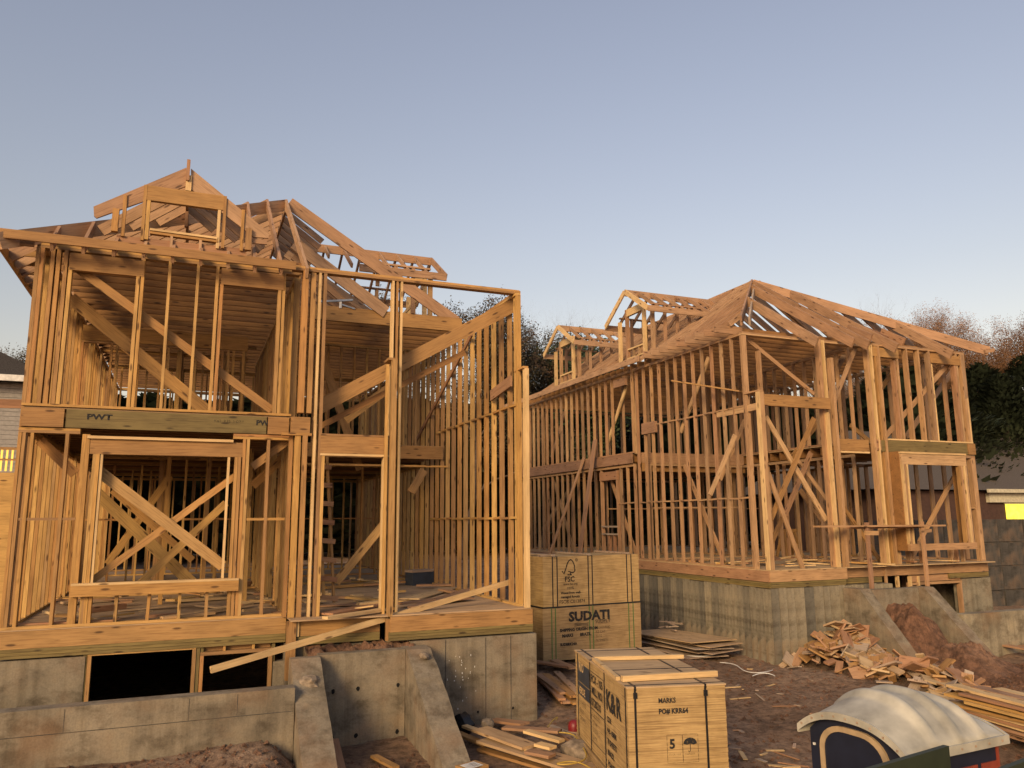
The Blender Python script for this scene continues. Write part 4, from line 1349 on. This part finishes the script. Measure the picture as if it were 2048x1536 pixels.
for yy, zz in ((.06, he - .12), (.06, he - .5), (ay - .07, he - .12), (ay - .07, he - .45), (ay - .07, he - .8)):
    LB('rivet', (.008, yy, zz), (.02, yy + .018, zz + .018), MWHITE, PP)
for k in range(3):
    LB('vent_panel', (.35 + .25 * k, .012, he - .42), (.55 + .25 * k, .022, he - .16), MORED, PP)
LB('corner_trim', (ax - .03, .01, 0), (ax - .005, .035, he), MORED, PP)
# dark green sheets in front of the cabin
for (a, b_, zt_, lab) in (((1700, 1551), (1898, 1492), -1.22, 'dark green site board with a raised corner in front of the toilet cabin'), ((2002, 1541), (2110, 1500), -1.22, 'dark green site board cut by the bottom right corner')):
    p, q = onZ(*a, zt_), onZ(*b_, zt_)
    d = (q - p).normalized(); n_ = Vector((-d.y, d.x, 0)) * .03
    vs = [p, q, q + n_, p + n_]
    vs = [v.copy() for v in vs] + [Vector((v.x, v.y, -3.9)) for v in vs]
    b0 = Vector((p.x, p.y, -3.9))
    o = mesh_obj('site_board', [v - b0 for v in vs], [(0, 1, 2, 3), (7, 6, 5, 4), (0, 4, 5, 1), (1, 5, 6, 2), (2, 6, 7, 3), (3, 7, 4, 0)], MDGRN)
    o.location = b0
    tag(o, lab, 'board')

# ================================================================== LOOSE TIMBER
rn = random.Random(21)
def loose(name, c, L, wd, h, yaw, pitch=0.0, roll=0.0, mat=None, label='', group=None, cat='board'):
    o = bpy.data.objects.new(name, box_mesh(round(L, 2), round(wd, 2), h, mat or MRED))
    o.location = c
    o.rotation_euler = (roll, pitch, yaw)
    C.objects.link(o)
    return tag(o, label, cat, group)
# scrap heap against the far foundation
def heap_h(x, y):
    a = math.exp(-(((x - 13.25) / .75) ** 2 + ((y - 13.55) / .75) ** 2)) * .82
    b_ = math.exp(-(((x - 13.05 - .08 * (12 - y)) / .6) ** 2 + ((y - 11.6) / 1.25) ** 2)) * .40
    return max(a, b_)
n = 0
while n < 250:
    if n < 150:
        x, y = rn.gauss(13.3, .50), rn.gauss(13.3, .55)
    else:
        x, y = rn.gauss(13.1, .42), rn.uniform(10.4, 12.8)
    if y > 14.2 or x < 11.9 or x > 14.05:
        continue
    hmax = heap_h(x, y)
    if hmax < .05 and rn.random() < .7:
        continue
    f = rn.random() ** .45
    big = rn.random() < .45
    loose('wood_offcut', (x, y, gz(x, y) + .03 + hmax * f), rn.uniform(.30, .62) if big else rn.uniform(.2, .55), rn.uniform(.19, .34) if big else rn.uniform(.09, .16), rn.choice((.022, .038, .038)),
          rn.uniform(0, 6.28), rn.gauss(0, .38), rn.gauss(-.15, .38), rn.choice((MRED, MRED, MGREY, MH, MSHEET)), 'short sawn wood offcut in the scrap heap below the right house', 'offcuts of the scrap heap', 'offcut')
    n += 1
# stacked lumber at the right edge
p0 = onZ(1922, 1438, -3.15); p1 = onZ(2048, 1475, -3.15)
dy = math.atan2(p1.y - p0.y, p1.x - p0.x)
lay = 0
for lv in range(11):
    for k in range(4 if lv < 8 else 3):
        L = rn.uniform(3.2, 4.2)
        wd = rn.choice((.14, .18, .23))
        off = Vector((-math.sin(dy), math.cos(dy), 0)) * (.24 * k - .1 + rn.uniform(-.04, .04))
        st = rn.uniform(-.1, .45)
        c = p0 + off + Vector((math.cos(dy), math.sin(dy), 0)) * (L / 2 + st)
        loose('lumber_board', (c.x, c.y, gz(12.5, 10) + .05 + .05 * lv), L, wd, .038, dy + rn.gauss(0, .025), rn.gauss(0, .008), 0, rn.choice((MRED, MR, MW, MPALE)), 'long board in the lumber stack at the right edge', 'boards of the right-hand lumber stack')
for k in range(3):
    q = onZ(1975 + 12 * k, 1312 + 11 * k, -3.05)
    loose('lumber_board', (q.x + 1.9, q.y - .6 + .05 * k, -3.02 + .04 * k), 4.0, .20, .038, dy + .05 * k, 0.01, 0, rn.choice((MRED, MR)), 'long board lying behind the right-hand lumber stack', 'boards behind the lumber stack')
# sheets lying by the far foundation
for k in range(6):
    top_ = k == 5
    loose('plywood_sheet', (10.95 + (0 if top_ else rn.uniform(-.15, .1)), 16.3 + (0 if top_ else rn.uniform(-.2, .1)), -3.02 + .055 * k), 2.44, 1.35 if top_ else 1.1, .02, R(96) + (0 if top_ else rn.gauss(0, .10)), rn.gauss(0, .014), .02 if top_ else rn.gauss(0, .02), MSHEET if k > 3 else MGREY,
          'topmost loose plywood sheet lying beside the right house foundation' if top_ else 'loose plywood sheet underneath, between the crates and right house', None if top_ else 'plywood sheets on the ground', 'plywood')
for k in range(7):
    c = onZ(1338 + rn.uniform(-12, 14), 1252 + rn.uniform(-8, 10), -2.72)
    loose('offcut_strip', (c.x, c.y, -2.70 + .012 * k), rn.uniform(.25, .5), .05, .02, rn.uniform(0, 3.1), rn.gauss(0, .15), 0, MGREY, 'pale offcut strip on top of the plywood sheets', 'strips on the plywood sheets', 'offcut')
for k in range(46):
    c = onZ(rn.uniform(1300, 1640), rn.uniform(1310, 1530), -3.12)
    L = rn.choice((.12, .18, .25, .4))
    loose('ground_scrap', (c.x, c.y, gz(c.x, c.y) + .015), L, rn.choice((.025, .04, .06)), .012, rn.uniform(0, 3.1), rn.gauss(0, .05), 0, rn.choice((MRED, MPALE, MGREY)), 'small wood scrap on the open dirt between crate and scrap heap', 'scraps on the open dirt', 'scrap')
# boards on the ground beside the near foundation corner
for k in range(9):
    c = onZ(1104 + 5 * (k % 3), 1372 + 4 * (k % 2), -3.0)
    loose('lumber_board', (c.x + .12 * (k % 3) - .02, c.y + rn.uniform(-.1, .1), gz(6, 12.5) + .04 + .042 * (k // 3) + .06), rn.uniform(1.5, 2.4), .13, .038, R(78) + rn.gauss(0, .05), 0, 0, rn.choice((MRED, MR, MW)), 'short board stacked on the ground right of the near foundation corner', 'boards by the foundation corner')
for k in range(6):
    c = onZ(1100 + rn.uniform(-15, 35), 1345 + rn.uniform(-25, 60), -3.08)
    loose('plank', (c.x, c.y, gz(c.x, c.y) + .05 + .02 * k), rn.uniform(.5, 1.5), .18, .035, rn.uniform(1.0, 2.2), rn.gauss(0, .05), 0, MRED, 'reddish plank end on the dirt between foundation and crates', 'plank ends by the crates')
# spilled boards at the bottom centre
def from_to(name, a, b_, za, zb, wd, h, mat, label, group=None, cat='board'):
    p, q = onZ(*a, za), onZ(*b_, zb)
    o = M(name, p, q, wd, h, None, mat)
    return tag(o, label, cat, group)
lst = [((929, 1452), (1090, 1512), -2.86, -2.84, .10), ((960, 1458), (1060, 1494), -2.80, -2.82, .28), ((975, 1478), (1180, 1540), -2.88, -2.86, .40), ((1052, 1462), (1124, 1482), -2.74, -2.76, .12),
       ((1056, 1502), (1104, 1512), -2.78, -2.78, .16), ((1075, 1488), (1106, 1496), -2.74, -2.74, .14), ((1008, 1455), (1120, 1462), -2.84, -2.80, .16), ((915, 1466), (972, 1490), -2.92, -2.95, .12),
       ((960, 1498), (1120, 1545), -3.0, -2.98, .12), ((1118, 1466), (1175, 1500), -2.95, -2.93, .08), ((1106, 1540), (1205, 1532), -2.93, -2.93, .18), ((985, 1440), (1050, 1448), -2.96, -2.9, .2), ((1100, 1452), (1160, 1478), -3.0, -3.0, .1)]
for k, (a, b_, za, zb, wd) in enumerate(lst):
    from_to('board', a, b_, za - .12, zb - .12, wd, .035, (MPALE, MSHEET, MSHEET, MPALE, MRED, MPALE, MRED, MH, MH, MRED, MSHEET, MRED, MGREY)[k], ('narrow pale board along the back edge of the spilled pile', 'wide brown sheet on top of the spilled pile', 'widest pale sheet at the front of the spilled pile', 'pale board with a sawn end, top right of the spilled pile', 'short reddish offcut at the right of the spilled pile', 'small pale offcut lying highest on the spilled pile',
              'reddish board at the back of the spilled pile', 'brown board poking out left of the spilled pile', 'dark brown board underneath the front of the spilled pile', 'thin reddish board leaning towards the near crate', 'flat sheet at the bottom edge beside the near crate', 'reddish board by the concrete wall behind the spilled pile', 'weathered strip between the spilled pile and the red bucket')[k], 'boards of the spilled pile')
rock('concrete_chunk', onZ(1160, 1502, -3.0), (.34, .24, .16), MROCK, 'pale concrete chunk at the end of the spilled board pile', 'rubble', 15)
rock('rubble_stone', onZ(975, 1447, -3.0), (.12, .10, .09), MROCK, 'small grey stone at the foot of the near concrete wall', 'rubble', 16)
rock('dark_bag', onZ(928, 1446, -3.0), (.20, .12, .16), MBLK, 'black crumpled bag behind the spilled board pile', 'bag', 17)
rp = onZ(1148, 1445, -2.98)
RB = thing('bucket', 'small red round-topped bucket half hidden behind the near crate', 'bucket', (rp.x, rp.y, rp.z - .20))
RB.scale = (.75, .75, .75)
def lathe(name, prof, mat, parent, seg=16):
    vs, fs = [], []
    for r, z in prof:
        for k in range(seg):
            vs.append((r * math.cos(2 * math.pi * k / seg), r * math.sin(2 * math.pi * k / seg), z))
    for i in range(len(prof) - 1):
        for k in range(seg):
            fs.append((i * seg + k, i * seg + (k + 1) % seg, (i + 1) * seg + (k + 1) % seg, (i + 1) * seg + k))
    fs.append(tuple(range((len(prof) - 1) * seg, len(prof) * seg)))
    return mesh_obj(name, vs, fs, mat, parent, None, True)
lathe('bucket_body', [(.10, 0), (.11, .10), (.115, .12)], MGREY, RB)
lathe('lid', [(.118, .12), (.12, .2), (.105, .27), (.06, .31), (.02, .32)], MRED1, RB)
def cord(pts, r, mat, name, label, cat='cord'):
    cu = bpy.data.curves.new('c', 'CURVE'); cu.dimensions = '3D'; cu.bevel_depth = r; cu.bevel_resolution = 1
    sp = cu.splines.new('NURBS'); sp.points.add(len(pts) - 1)
    for q, v in zip(sp.points, pts):
        q.co = (v.x, v.y, v.z, 1)
    sp.use_endpoint_u = True; sp.order_u = 3
    to = bpy.data.objects.new('c', cu)
    me = bpy.data.meshes.new_from_object(to)
    bpy.data.objects.remove(to)
    b0 = pts[0]
    me.transform(Matrix.Translation(-b0))
    me.materials.clear(); me.materials.append(mat)
    o = bpy.data.objects.new(name, me); o.location = b0; C.objects.link(o)
    return tag(o, label, cat)
cord([onZ(x, y, -2.9) for x, y in ((1118, 1465), (1145, 1465), (1160, 1485), (1175, 1510), (1168, 1522), (1135, 1530), (1105, 1527), (1160, 1520), (1185, 1540))], .010, MCORD, 'extension_cord', 'yellow cord looped over the spilled boards beside the near crate')
cord([onZ(x, y, -3.0) for x, y in ((1095, 1455), (1105, 1440), (1118, 1432), (1112, 1440))], .009, MCORD, 'cord_scrap', 'short yellow cord end on the dirt near the foundation corner')
for k, (pp_, lab) in enumerate((([(1440, 1325), (1470, 1330), (1490, 1345), (1530, 1350), (1545, 1340)], 'thin pale strapping offcut lying on the dirt below the right foundation'),
                                ([(1360, 1310), (1400, 1318), (1430, 1310), (1460, 1300)], 'pale strapping loop on the dirt beside the plywood sheets'),
                                ([(1505, 1352), (1530, 1345), (1550, 1352)], 'short pale strapping strip near the scrap heap'))):
    cord([onZ(x, y, -3.04) + Vector((0, 0, .04 * (i % 2))) for i, (x, y) in enumerate(pp_)], .009, MWHITE, 'strapping', lab, 'strapping')
wb = onZ(945, 1527, -2.98)
WBX = thing('carton', 'white label on a small brown carton at the bottom, beside the sloping wing wall', 'box', (wb.x, wb.y, -3.3), R(20))
LB('carton_body', (-.16, -.12, 0), (.16, .14, .30), MH, WBX)
LB('label', (-.12, -.09, .301), (.10, .10, .304), MWHITE, WBX)
for k in range(4):
    LB('printed_line', (-.02, -.06 + .035 * k, .3045), (.07, -.05 + .035 * k, .3055), MINK, WBX)
o = from_to('plank', (665, 1480), (680, 1545), -2.9, -3.1, .16, .035, MRED, 'reddish plank propped in the recessed concrete bay', None, 'plank')
o = from_to('plank', (748, 1512), (792, 1535), -3.1, -3.1, .10, .035, MH, 'short board end on the dirt in the recessed bay', None, 'plank')
loose('brick', onZ(470, 1528, -3.0), .22, .10, .07, .1, 0, 0, MBRICK, 'single red brick on the dirt below the long low wall', None, 'brick')
# long pole from the pit up onto the deck
p = onY(421, 1340, 11.6); q = onY(1044, 1157, 13.05)
tag(M('pole', p, q, .05, .085, None, MPALE), 'long pale board slanting from the basement windows up onto the left deck', 'board')
# plank at the left edge, running past the near house corner
p = onY(-60, 806, 13.3); q = onY(46, 808, 13.3)
tag(M('plank', p, q, .04, .13, None, MRED), 'reddish plank nailed level outside the upper left house corner', 'plank')

# ---- debris on the decks
for k in range(85):
    x, y = rn.uniform(-1.9, 5.1), rn.uniform(12.95, 17.0) if k < 65 else rn.uniform(17, 20)
    L = rn.choice((.2, .3, .45, .8, 1.3))
    loose('deck_offcut', (x, y, F1 + .025 + rn.uniform(0, .05)), L, rn.choice((.09, .14, .18)), rn.choice((.02, .038)), rn.gauss(0, .5) if L > .7 else rn.uniform(0, 3.1), rn.gauss(0, .05), 0, rn.choice((MW, MRED, MPALE, MSHEET)),
          'loose offcut lying on the deck of the left house', 'offcuts on the left deck', 'offcut')
for k, (a, b_, wd, h, mt, dz) in enumerate((((650, 1228), (800, 1200), .30, .03, MRED, .03), ((650, 1236), (790, 1216), .12, .038, MPALE, .05), ((830, 1215), (985, 1165), .26, .03, MRED, .05), ((818, 1198), (900, 1175), .40, .02, MSHEET, .03), ((850, 1205), (935, 1195), .35, .02, MRED, .05),
                               ((650, 1175), (785, 1165), .16, .05, MW, .04), ((520, 1188), (575, 1178), .3, .04, MRED, .03), ((160, 1222), (250, 1212), .09, .09, MRED, .05), ((420, 1176), (560, 1160), .2, .1, MRED, .05))):
    from_to('deck_plank', a, b_, F1 + dz, F1 + dz, wd, h, mt, ('wide reddish plank at the front of the tall middle bay deck', 'narrow pale board at the very edge of the middle bay deck', 'long reddish plank slanting across the right bay deck', 'broad sheet lying flat on the right bay deck', 'cracked reddish sheet near the front of the right bay deck', 'brown board lying across the back of the middle bay deck', 'reddish plank between the posts left of the middle bay', 'dark short timber on the deck behind the low window cripples', 'thick reddish timber lying behind the big lower window')[k], 'planks on the left deck', 'plank')
for k in range(60):
    x, y = rn.uniform(12.4, 18.8), rn.uniform(14.7, 18.5)
    loose('deck_offcut', (x, y, G1 + .025 + rn.uniform(0, .04)), rn.choice((.2, .4, .7, 1.2)), rn.choice((.09, .14, .2)), rn.choice((.02, .038)), rn.uniform(0, 3.1), rn.gauss(0, .05), 0, rn.choice((MW, MRED, MPALE)),
          'loose offcut lying on the deck of the right house', 'offcuts on the right deck', 'offcut')
# ladder in the middle bay
LDR = thing('ladder', 'home-made timber ladder standing in the tall middle bay of the left house', 'ladder', (2.0, 13.3, F1))
a0, a1 = onY(668, 1205, 13.3), onY(652, 880, 13.5)
b0, b1 = onY(648, 1200, 13.3), onY(632, 880, 13.5)
M('rail', a0, a1, .04, .08, LDR, MW); M('rail', b0, b1, .04, .08, LDR, MW)
for k in range(9):
    f = .02 + .115 * k
    M('rung', b0.lerp(b1, f) + Vector((-.05, -.06, 0)), a0.lerp(a1, f) + Vector((.06, -.06, 0)), .03, .08, LDR, MRED)
bb = onZ(840, 1160, F1 + .1)
tb = thing('tool_box', 'dark blue tool box on the deck behind the right posts', 'tool box', (bb.x, bb.y, F1), R(20))
LB('box_body', (-.3, -.15, 0), (.3, .15, .28), MBLUE, tb); LB('lid', (-.31, -.16, .282), (.31, .16, .33), MGREY, tb)
# bracket of sheet steel on the beam
sb = onY(680, 640, 15.7)
stl = thing('steel_bracket', 'grey folded steel bracket resting on the beam above the middle bay', 'bracket', (sb.x, 15.7, 4.3))
M('upright', (sb.x, 15.7, 4.30), (sb.x, 15.7, 4.44), .05, .03, stl, MWHITE)
M('arm', (sb.x - .4, 15.7, 4.40), (sb.x + .25, 15.7, 4.50), .05, .04, stl, MSTEEL)
M('arm', (sb.x + .02, 15.7, 4.38), (sb.x + .3, 15.7, 4.31), .04, .03, stl, MSTEEL)
# saw horse on the far deck
sh = onZ(1580, 1115, G1)
SH = thing('saw_horse', 'rough timber saw horse standing on the deck of the right house', 'saw horse', (sh.x, sh.y, G1))
for s in (-1, 1):
    for t_ in (-1, 1):
        M('leg', (sh.x + s * .30, sh.y + t_ * .22, G1), (sh.x + s * .18, sh.y + t_ * .04, G1 + .75), .04, .09, SH, MH)
    M('stretcher', (sh.x - .26, sh.y + s * .15, G1 + .35), (sh.x + .26, sh.y + s * .15, G1 + .35), .03, .09, SH, MH)
M('top_beam', (sh.x - .4, sh.y, G1 + .78), (sh.x + .4, sh.y, G1 + .78), .09, .09, SH, MH)

# ================================================================== NEIGHBOURS
YL = 31.0
def pane_box(parent, name, x0, x1, y0, y1, z0, z1, m):
    return B(name, (min(x0, x1), y0, z0), (max(x0, x1), y1, z1), m, parent)
le = onY(46, 765, YL)
NH = thing('neighbour_house', 'pale clapboard house with dark roof at the far left edge', 'house', (le.x - 6, YL, -2.6))
pane_box(NH, 'wall', le.x - 12, le.x + .6, YL + .1, YL + 8, -2.6, le.z, MSIDE)
zz = -2.4
while zz < le.z - .1:
    M('siding_board', (le.x - 9, YL + .06, zz), (le.x + .62, YL + .06, zz), .03, .15, NH, MSIDE)
    zz += .16
rz_ = onY(0, 725, YL).z
prism('roof', [(le.x - 13, le.z + .15), (le.x + 1.0, le.z + .12), (le.x - 5, le.z + 3.1)], YL - .5, YL + 8.4, MROOF, NH)
pane_box(NH, 'gutter', le.x - 12, le.x + .9, YL - .6, YL - .48, le.z - .05, le.z + .16, MWHITE)
dk = onY(0, 942, 27.0); dk2 = onY(32, 900, 27.0)
DK = thing('deck_railing', 'yellow deck railing with painted-in lamplight glow below the pale clapboard house, far left', 'railing', (dk.x, 27, -2.5))
for k in range(22):
    x = dk2.x + .3 - .135 * k
    B('baluster', (x, 27.0, dk.z), (x + .05, 27.04, dk2.z), mrail_glow, DK)
B('rail', (dk2.x - 3, 26.99, dk2.z), (dk2.x + .4, 27.06, dk2.z + .08), MH, DK)
B('rail', (dk2.x - 3, 26.985, (dk.z + dk2.z) / 2), (dk2.x + .4, 27.03, (dk.z + dk2.z) / 2 + .05), MH, DK)
fpz = onY(10, 945, 18.0)
fpo = B('fence_panel', (fpz.x - 3, 18.0, -3.2), (fpz.x + .22, 18.06, fpz.z), MW)
tag(fpo, 'plain sheet fence panel at the left edge outside the left house', 'fence')
# right neighbour
YQ = 27.0
ge = onY(1985, 982, YQ)
NR = thing('neighbour_house', 'brick house with brown shingle roof and yellow lit window, right edge', 'house', (ge.x + 4, YQ, -2.7))
pane_box(NR, 'wall', ge.x - 7, ge.x + 14, YQ + .4, YQ + 9, -2.8, ge.z, MBRICK)
rt = onY(1955, 906, YQ + 3)
vs = [(ge.x - 8, YQ, ge.z + .05), (ge.x + 15, YQ, ge.z + .05), (ge.x + 11, YQ + 5, ge.z + 3.4), (ge.x - 4, YQ + 5, ge.z + 3.4), (ge.x - 8, YQ + 10, ge.z + .05), (ge.x + 15, YQ + 10, ge.z + .05)]
o = mesh_obj('roof', [Vector(v) - NR.location for v in vs], [(0, 1, 2, 3), (3, 2, 5, 4), (0, 3, 4), (1, 5, 2), (0, 4, 5, 1)], MROOFB, NR)
pane_box(NR, 'gutter', ge.x - .4, ge.x + 15, YQ - .12, YQ, ge.z - .08, ge.z + .10, MTRIM)
pane_box(NR, 'soffit', ge.x, ge.x + 15, YQ + .2, YQ + .39, ge.z - .55, ge.z - .1, MTRIM)
wa, wb_ = onY(2011, 1008, YQ + .35), onY(2075, 1040, YQ + .35)
pane_box(NR, 'window', wa.x, wb_.x, YQ + .33, YQ + .38, wb_.z - .4, wa.z, mwin)
pane_box(NR, 'window_trim', wa.x - .1, wb_.x, YQ + .30, YQ + .36, wa.z, wa.z + .2, MTRIM)
# block wall on the right
YK = 19.6
bt0 = onY(1975, 1036, YK)
BW = thing('block_wall', 'grey panelled concrete yard wall with shade in its colour at the right edge', 'wall', (bt0.x, YK, G))
hgt = bt0.z + 3.2
for r_ in range(4):
    for c_ in range(7):
        x0 = 20.1 + 1.35 * c_
        z0 = -3.4 + (hgt + .2) / 4 * r_
        B('wall_panel', (x0, YK + rn.uniform(0, .03), z0), (x0 + 1.31, YK + .2, z0 + (hgt + .2) / 4 - .05), MCD, BW)
B('wall_core', (20.0, YK + .06, -3.4), (29.8, YK + .18, bt0.z - .06), MCD, BW)

# ================================================================== TREES
def branch_mesh(rnd, base, height, r0, levels, spread, twigs, sides=5, gnarl=.25, upness=.35, nchild=(3, 5)):
    vs, fs, tips = [], [], []
    def seg(p, q, ra, rb, n):
        d = (q - p)
        if d.length < 1e-5:
            return
        d.normalize()
        a = d.orthogonal().normalized(); b_ = d.cross(a)
        i0 = len(vs)
        for c, r in ((p, ra), (q, rb)):
            for k in range(n):
                t = 2 * math.pi * k / n
                vs.append(tuple(c + (a * math.cos(t) + b_ * math.sin(t)) * r))
        for k in range(n):
            fs.append((i0 + k, i0 + (k + 1) % n, i0 + n + (k + 1) % n, i0 + n + k))
    def grow(p, d, L, r, lv):
        n = 4 if lv < levels else 3
        pts = [p]
        rr = r
        for k in range(n):
            d = (d + Vector((rnd.gauss(0, gnarl), rnd.gauss(0, gnarl), rnd.gauss(0, gnarl) + upness * .2))).normalized()
            q = pts[-1] + d * (L / n)
            rb = rr * (.82 if lv < levels else .6)
            seg(pts[-1], q, rr, rb, sides if lv < 2 else 3)
            rr = rb
            pts.append(q)
            if lv < levels and (k > 0 or lv > 0):
                for _ in range(rnd.randint(*nchild) if k == n - 1 else rnd.randint(1, 2)):
                    a = d.orthogonal().normalized()
                    a.rotate(Matrix.Rotation(rnd.uniform(0, 6.28), 3, d))
                    nd = (d * rnd.uniform(.5, 1) + a * spread * rnd.uniform(.6, 1.2) + Vector((0, 0, upness))).normalized()
                    grow(q, nd, L * rnd.uniform(.5, .72), rr * rnd.uniform(.5, .7), lv + 1)
        if lv == levels:
            tips.extend(pts[1:])
    grow(base, Vector((0, 0, 1)), height * .42, r0, 0)
    return vs, fs, tips
def leaves(rnd, tips, per, size, jitter):
    vs, fs = [], []
    for t in tips:
        for _ in range(per):
            c = t + Vector((rnd.gauss(0, jitter), rnd.gauss(0, jitter), rnd.gauss(0, jitter)))
            u = Vector((rnd.gauss(0, 1), rnd.gauss(0, 1), rnd.gauss(0, 1))).normalized()
            v = u.orthogonal().normalized()
            s = size * rnd.uniform(.6, 1.3)
            i0 = len(vs)
            vs += [tuple(c + u * s), tuple(c + v * s * .6), tuple(c - u * s), tuple(c - v * s * .6)]
            fs.append((i0, i0 + 1, i0 + 2, i0 + 3))
    return vs, fs
tree_protos = {}
def tree(name, label, px, Y, top_px, levels, seed, bark, leaf=None, per=2, lsize=.10, jit=.15, spread=.75, r0=.16, group=None, upness=.35, gnarl=.22, nchild=(3, 4)):
    rnd = random.Random(seed)
    p = onY(px, 1000, Y)
    zt_ = onY(px, top_px, Y).z
    zb = gz(p.x, Y) - .1
    t = thing(name, label, 'tree', (p.x, Y, zb), 0, group)
    if seed in tree_protos:                        # a copy of an earlier tree, turned and scaled
        parts, h0 = tree_protos[seed]
        t.rotation_euler = (0, 0, rnd.uniform(1, 5) + px)
        for src in parts:
            c = src.copy(); C.objects.link(c); c.parent = t
            c.scale = ((zt_ - zb) / h0,) * 3
        return t
    vs, fs, tips = branch_mesh(rnd, Vector((0, 0, 0)), zt_ - zb, r0, levels, spread, None, 5, gnarl, upness, nchild)
    zm = max(v[2] for v in vs)
    k = (zt_ - zb) / zm
    vs = [(a * k, b_ * k, c * k) for a, b_, c in vs]
    tips = [q * k for q in tips]
    parts = [mesh_obj('trunk', vs, fs, bark, t)]
    if leaf:
        lv, lf = leaves(rnd, tips, per, lsize, jit)
        parts.append(mesh_obj('crown', lv, lf, leaf, t))
    tree_protos[seed] = (parts, zt_ - zb)
    return t
tree('leafy_tree', 'thinly leaved dark tree behind the right corner of the left house', 925, 36, 563, 4, 31, MBARK, MLO, 7, .06, .12, .55, .2, nchild=(4, 5))
tree('leafy_tree', 'dense dark tree between the two house frames', 1078, 38, 672, 4, 32, MBARK, MLD, 8, .11, .20, .50, .2, nchild=(4, 5))
tree('bare_tree', 'pale bare tree above the far dormer of the right house', 1145, 48, 608, 4, 33, MTWIG, None, spread=.75, r0=.22, nchild=(5, 7))
tree('leafy_tree', 'bare twiggy tree behind the nearer dormer of the right house', 1222, 46, 622, 4, 33, MTWIG, None)
tree('bare_tree', 'bare treetop showing over the right house ridge', 1620, 48, 566, 4, 33, MTWIG, None, spread=.6, r0=.22, nchild=(5, 7))
tree('bare_tree', 'small bare treetop just right of the right house roof', 1812, 44, 632, 4, 33, MTWIG, None, spread=.5, r0=.14)
for k, (px_, Y_, tp_, sd_, lab) in enumerate(((1968, 42, 588, 36, 'tallest russet tree with fine upright twigs at the upper right edge'), (2062, 40, 618, 36, 'russet tree cut by the right edge of the picture'), (1885, 41, 672, 36, 'lower russet tree just right of the right house eave'), (1800, 45, 705, 36, 'rust-leaved tree behind the upper right bay studs'))):
    tree('leafy_tree', lab, px_, Y_, tp_, 4, sd_, MTWIGR, MLB, 10, .05, .17, spread=.62, r0=.22, upness=.55, nchild=(5, 6))
tree('leafy_tree', 'dark twiggy tree at the far left edge', -25, 44, 655, 4, 31, MBARK, MLO, 3, .09, .12, spread=.7, r0=.16)
# evergreens: build one, copy it
def evergreen_mesh(seed, h=1.0, r=.24, n=6500, ls=1.0):
    rnd = random.Random(seed)
    vs, fs = [], []
    for _ in range(n):
        z = rnd.uniform(.03, 1) ** .85
        rad = r * (1 - z ** 2.2) ** .7 * (1 + .22 * math.sin(z * 40 + rnd.random())) * rnd.uniform(.55, 1.12)
        a = rnd.uniform(0, 6.28)
        lump = 1 + .18 * math.sin(3 * a + 9 * z) + .12 * math.sin(7 * a - 15 * z)
        rad *= lump
        c = Vector((rad * math.cos(a), rad * math.sin(a), z * h + rnd.uniform(-.012, .012)))
        out = Vector((math.cos(a), math.sin(a), rnd.uniform(.1, 1.3))).normalized()
        sd = Vector((-math.sin(a), math.cos(a), rnd.uniform(-.5, .5))).normalized()
        L = rnd.uniform(.016, .034) * ls; W_ = L * .34 * (1 if ls < 1.2 else 1.6)
        i0 = len(vs)
        vs += [tuple(c - sd * W_), tuple(c + out * L), tuple(c + sd * W_), tuple(c - out * L * .5)]
        fs.append((i0, i0 + 1, i0 + 2, i0 + 3))
    return vs, fs
ev, ef = evergreen_mesh(51, 1.0, .24, 11000, .75)
ev2, ef2 = evergreen_mesh(52, 1, .27, 6500, 1.5)
protos = []
def evergreen(k, px, Y, top_px, wide, label, group):
    p = onY(px, 1000, Y)
    zt_ = onY(px, top_px, Y).z
    zb = gz(p.x, Y) - .1
    t = thing('evergreen_tree', label, 'tree', (p.x, Y, zb), random.uniform(0, 6), group)
    h = zt_ - zb
    if len(protos) < 2:
        a = mesh_obj('crown', *((ev, ef) if not protos else (ev2, ef2)), MLE, t)
        b_ = mesh_obj('trunk', [(.012 * math.cos(i * 1.26), .012 * math.sin(i * 1.26), z) for z in (0, .8) for i in range(5)], [(i, (i + 1) % 5, 5 + (i + 1) % 5, 5 + i) for i in range(5)], MBARK, t)
        protos.append((a, b_))
    else:
        src = protos[1 if 'far behind' in label else 0]
        a, b_ = src[0].copy(), src[1].copy()
        for c in (a, b_):
            C.objects.link(c); c.parent = t
    a.scale = (h * wide, h * wide, h); b_.scale = (h, h, h)
E_ = 'dark evergreens behind the right house'
for k, (px, Y, tp_, wd) in enumerate(((1768, 35, 760, 1.1), (1822, 33, 735, 1.0), (1875, 35, 770, 1.1), (1928, 32, 790, 1.1), (1985, 34, 735, 1.1), (2030, 32, 755, 1.1), (2085, 34, 720, 1.2), (1720, 38, 800, 1.2), (1950, 38, 760, 1.2))):
    evergreen(k, px, Y, tp_, wd * 1.25, ('dark evergreen seen through the leftmost gap of the upper right bay', 'tall dark evergreen behind the first studs of the upper right bay', 'dark evergreen behind the middle studs of the upper right bay', 'lower dark evergreen against the right corner post of the right house',
              'tall dark evergreen right of the right house, below the russet tree', 'dark evergreen above the brown shingle roof, near the right edge', 'broad dark evergreen cut by the right edge of the picture', 'dark evergreen deep behind the door bay of the right house', 'dark evergreen set back behind the row, right of the right house')[k], E_)
E3 = 'dark trees far behind the house frames'
for k in range(24):
    px = -120 + 80 * k + random.uniform(-15, 15)
    evergreen(k, px, 44 + random.uniform(-2, 3), 803 + random.uniform(-12, 16) - (25 if 1000 < px < 1150 else 0), 1.9, 'dark tree far behind, seen through the open house frames', E3)
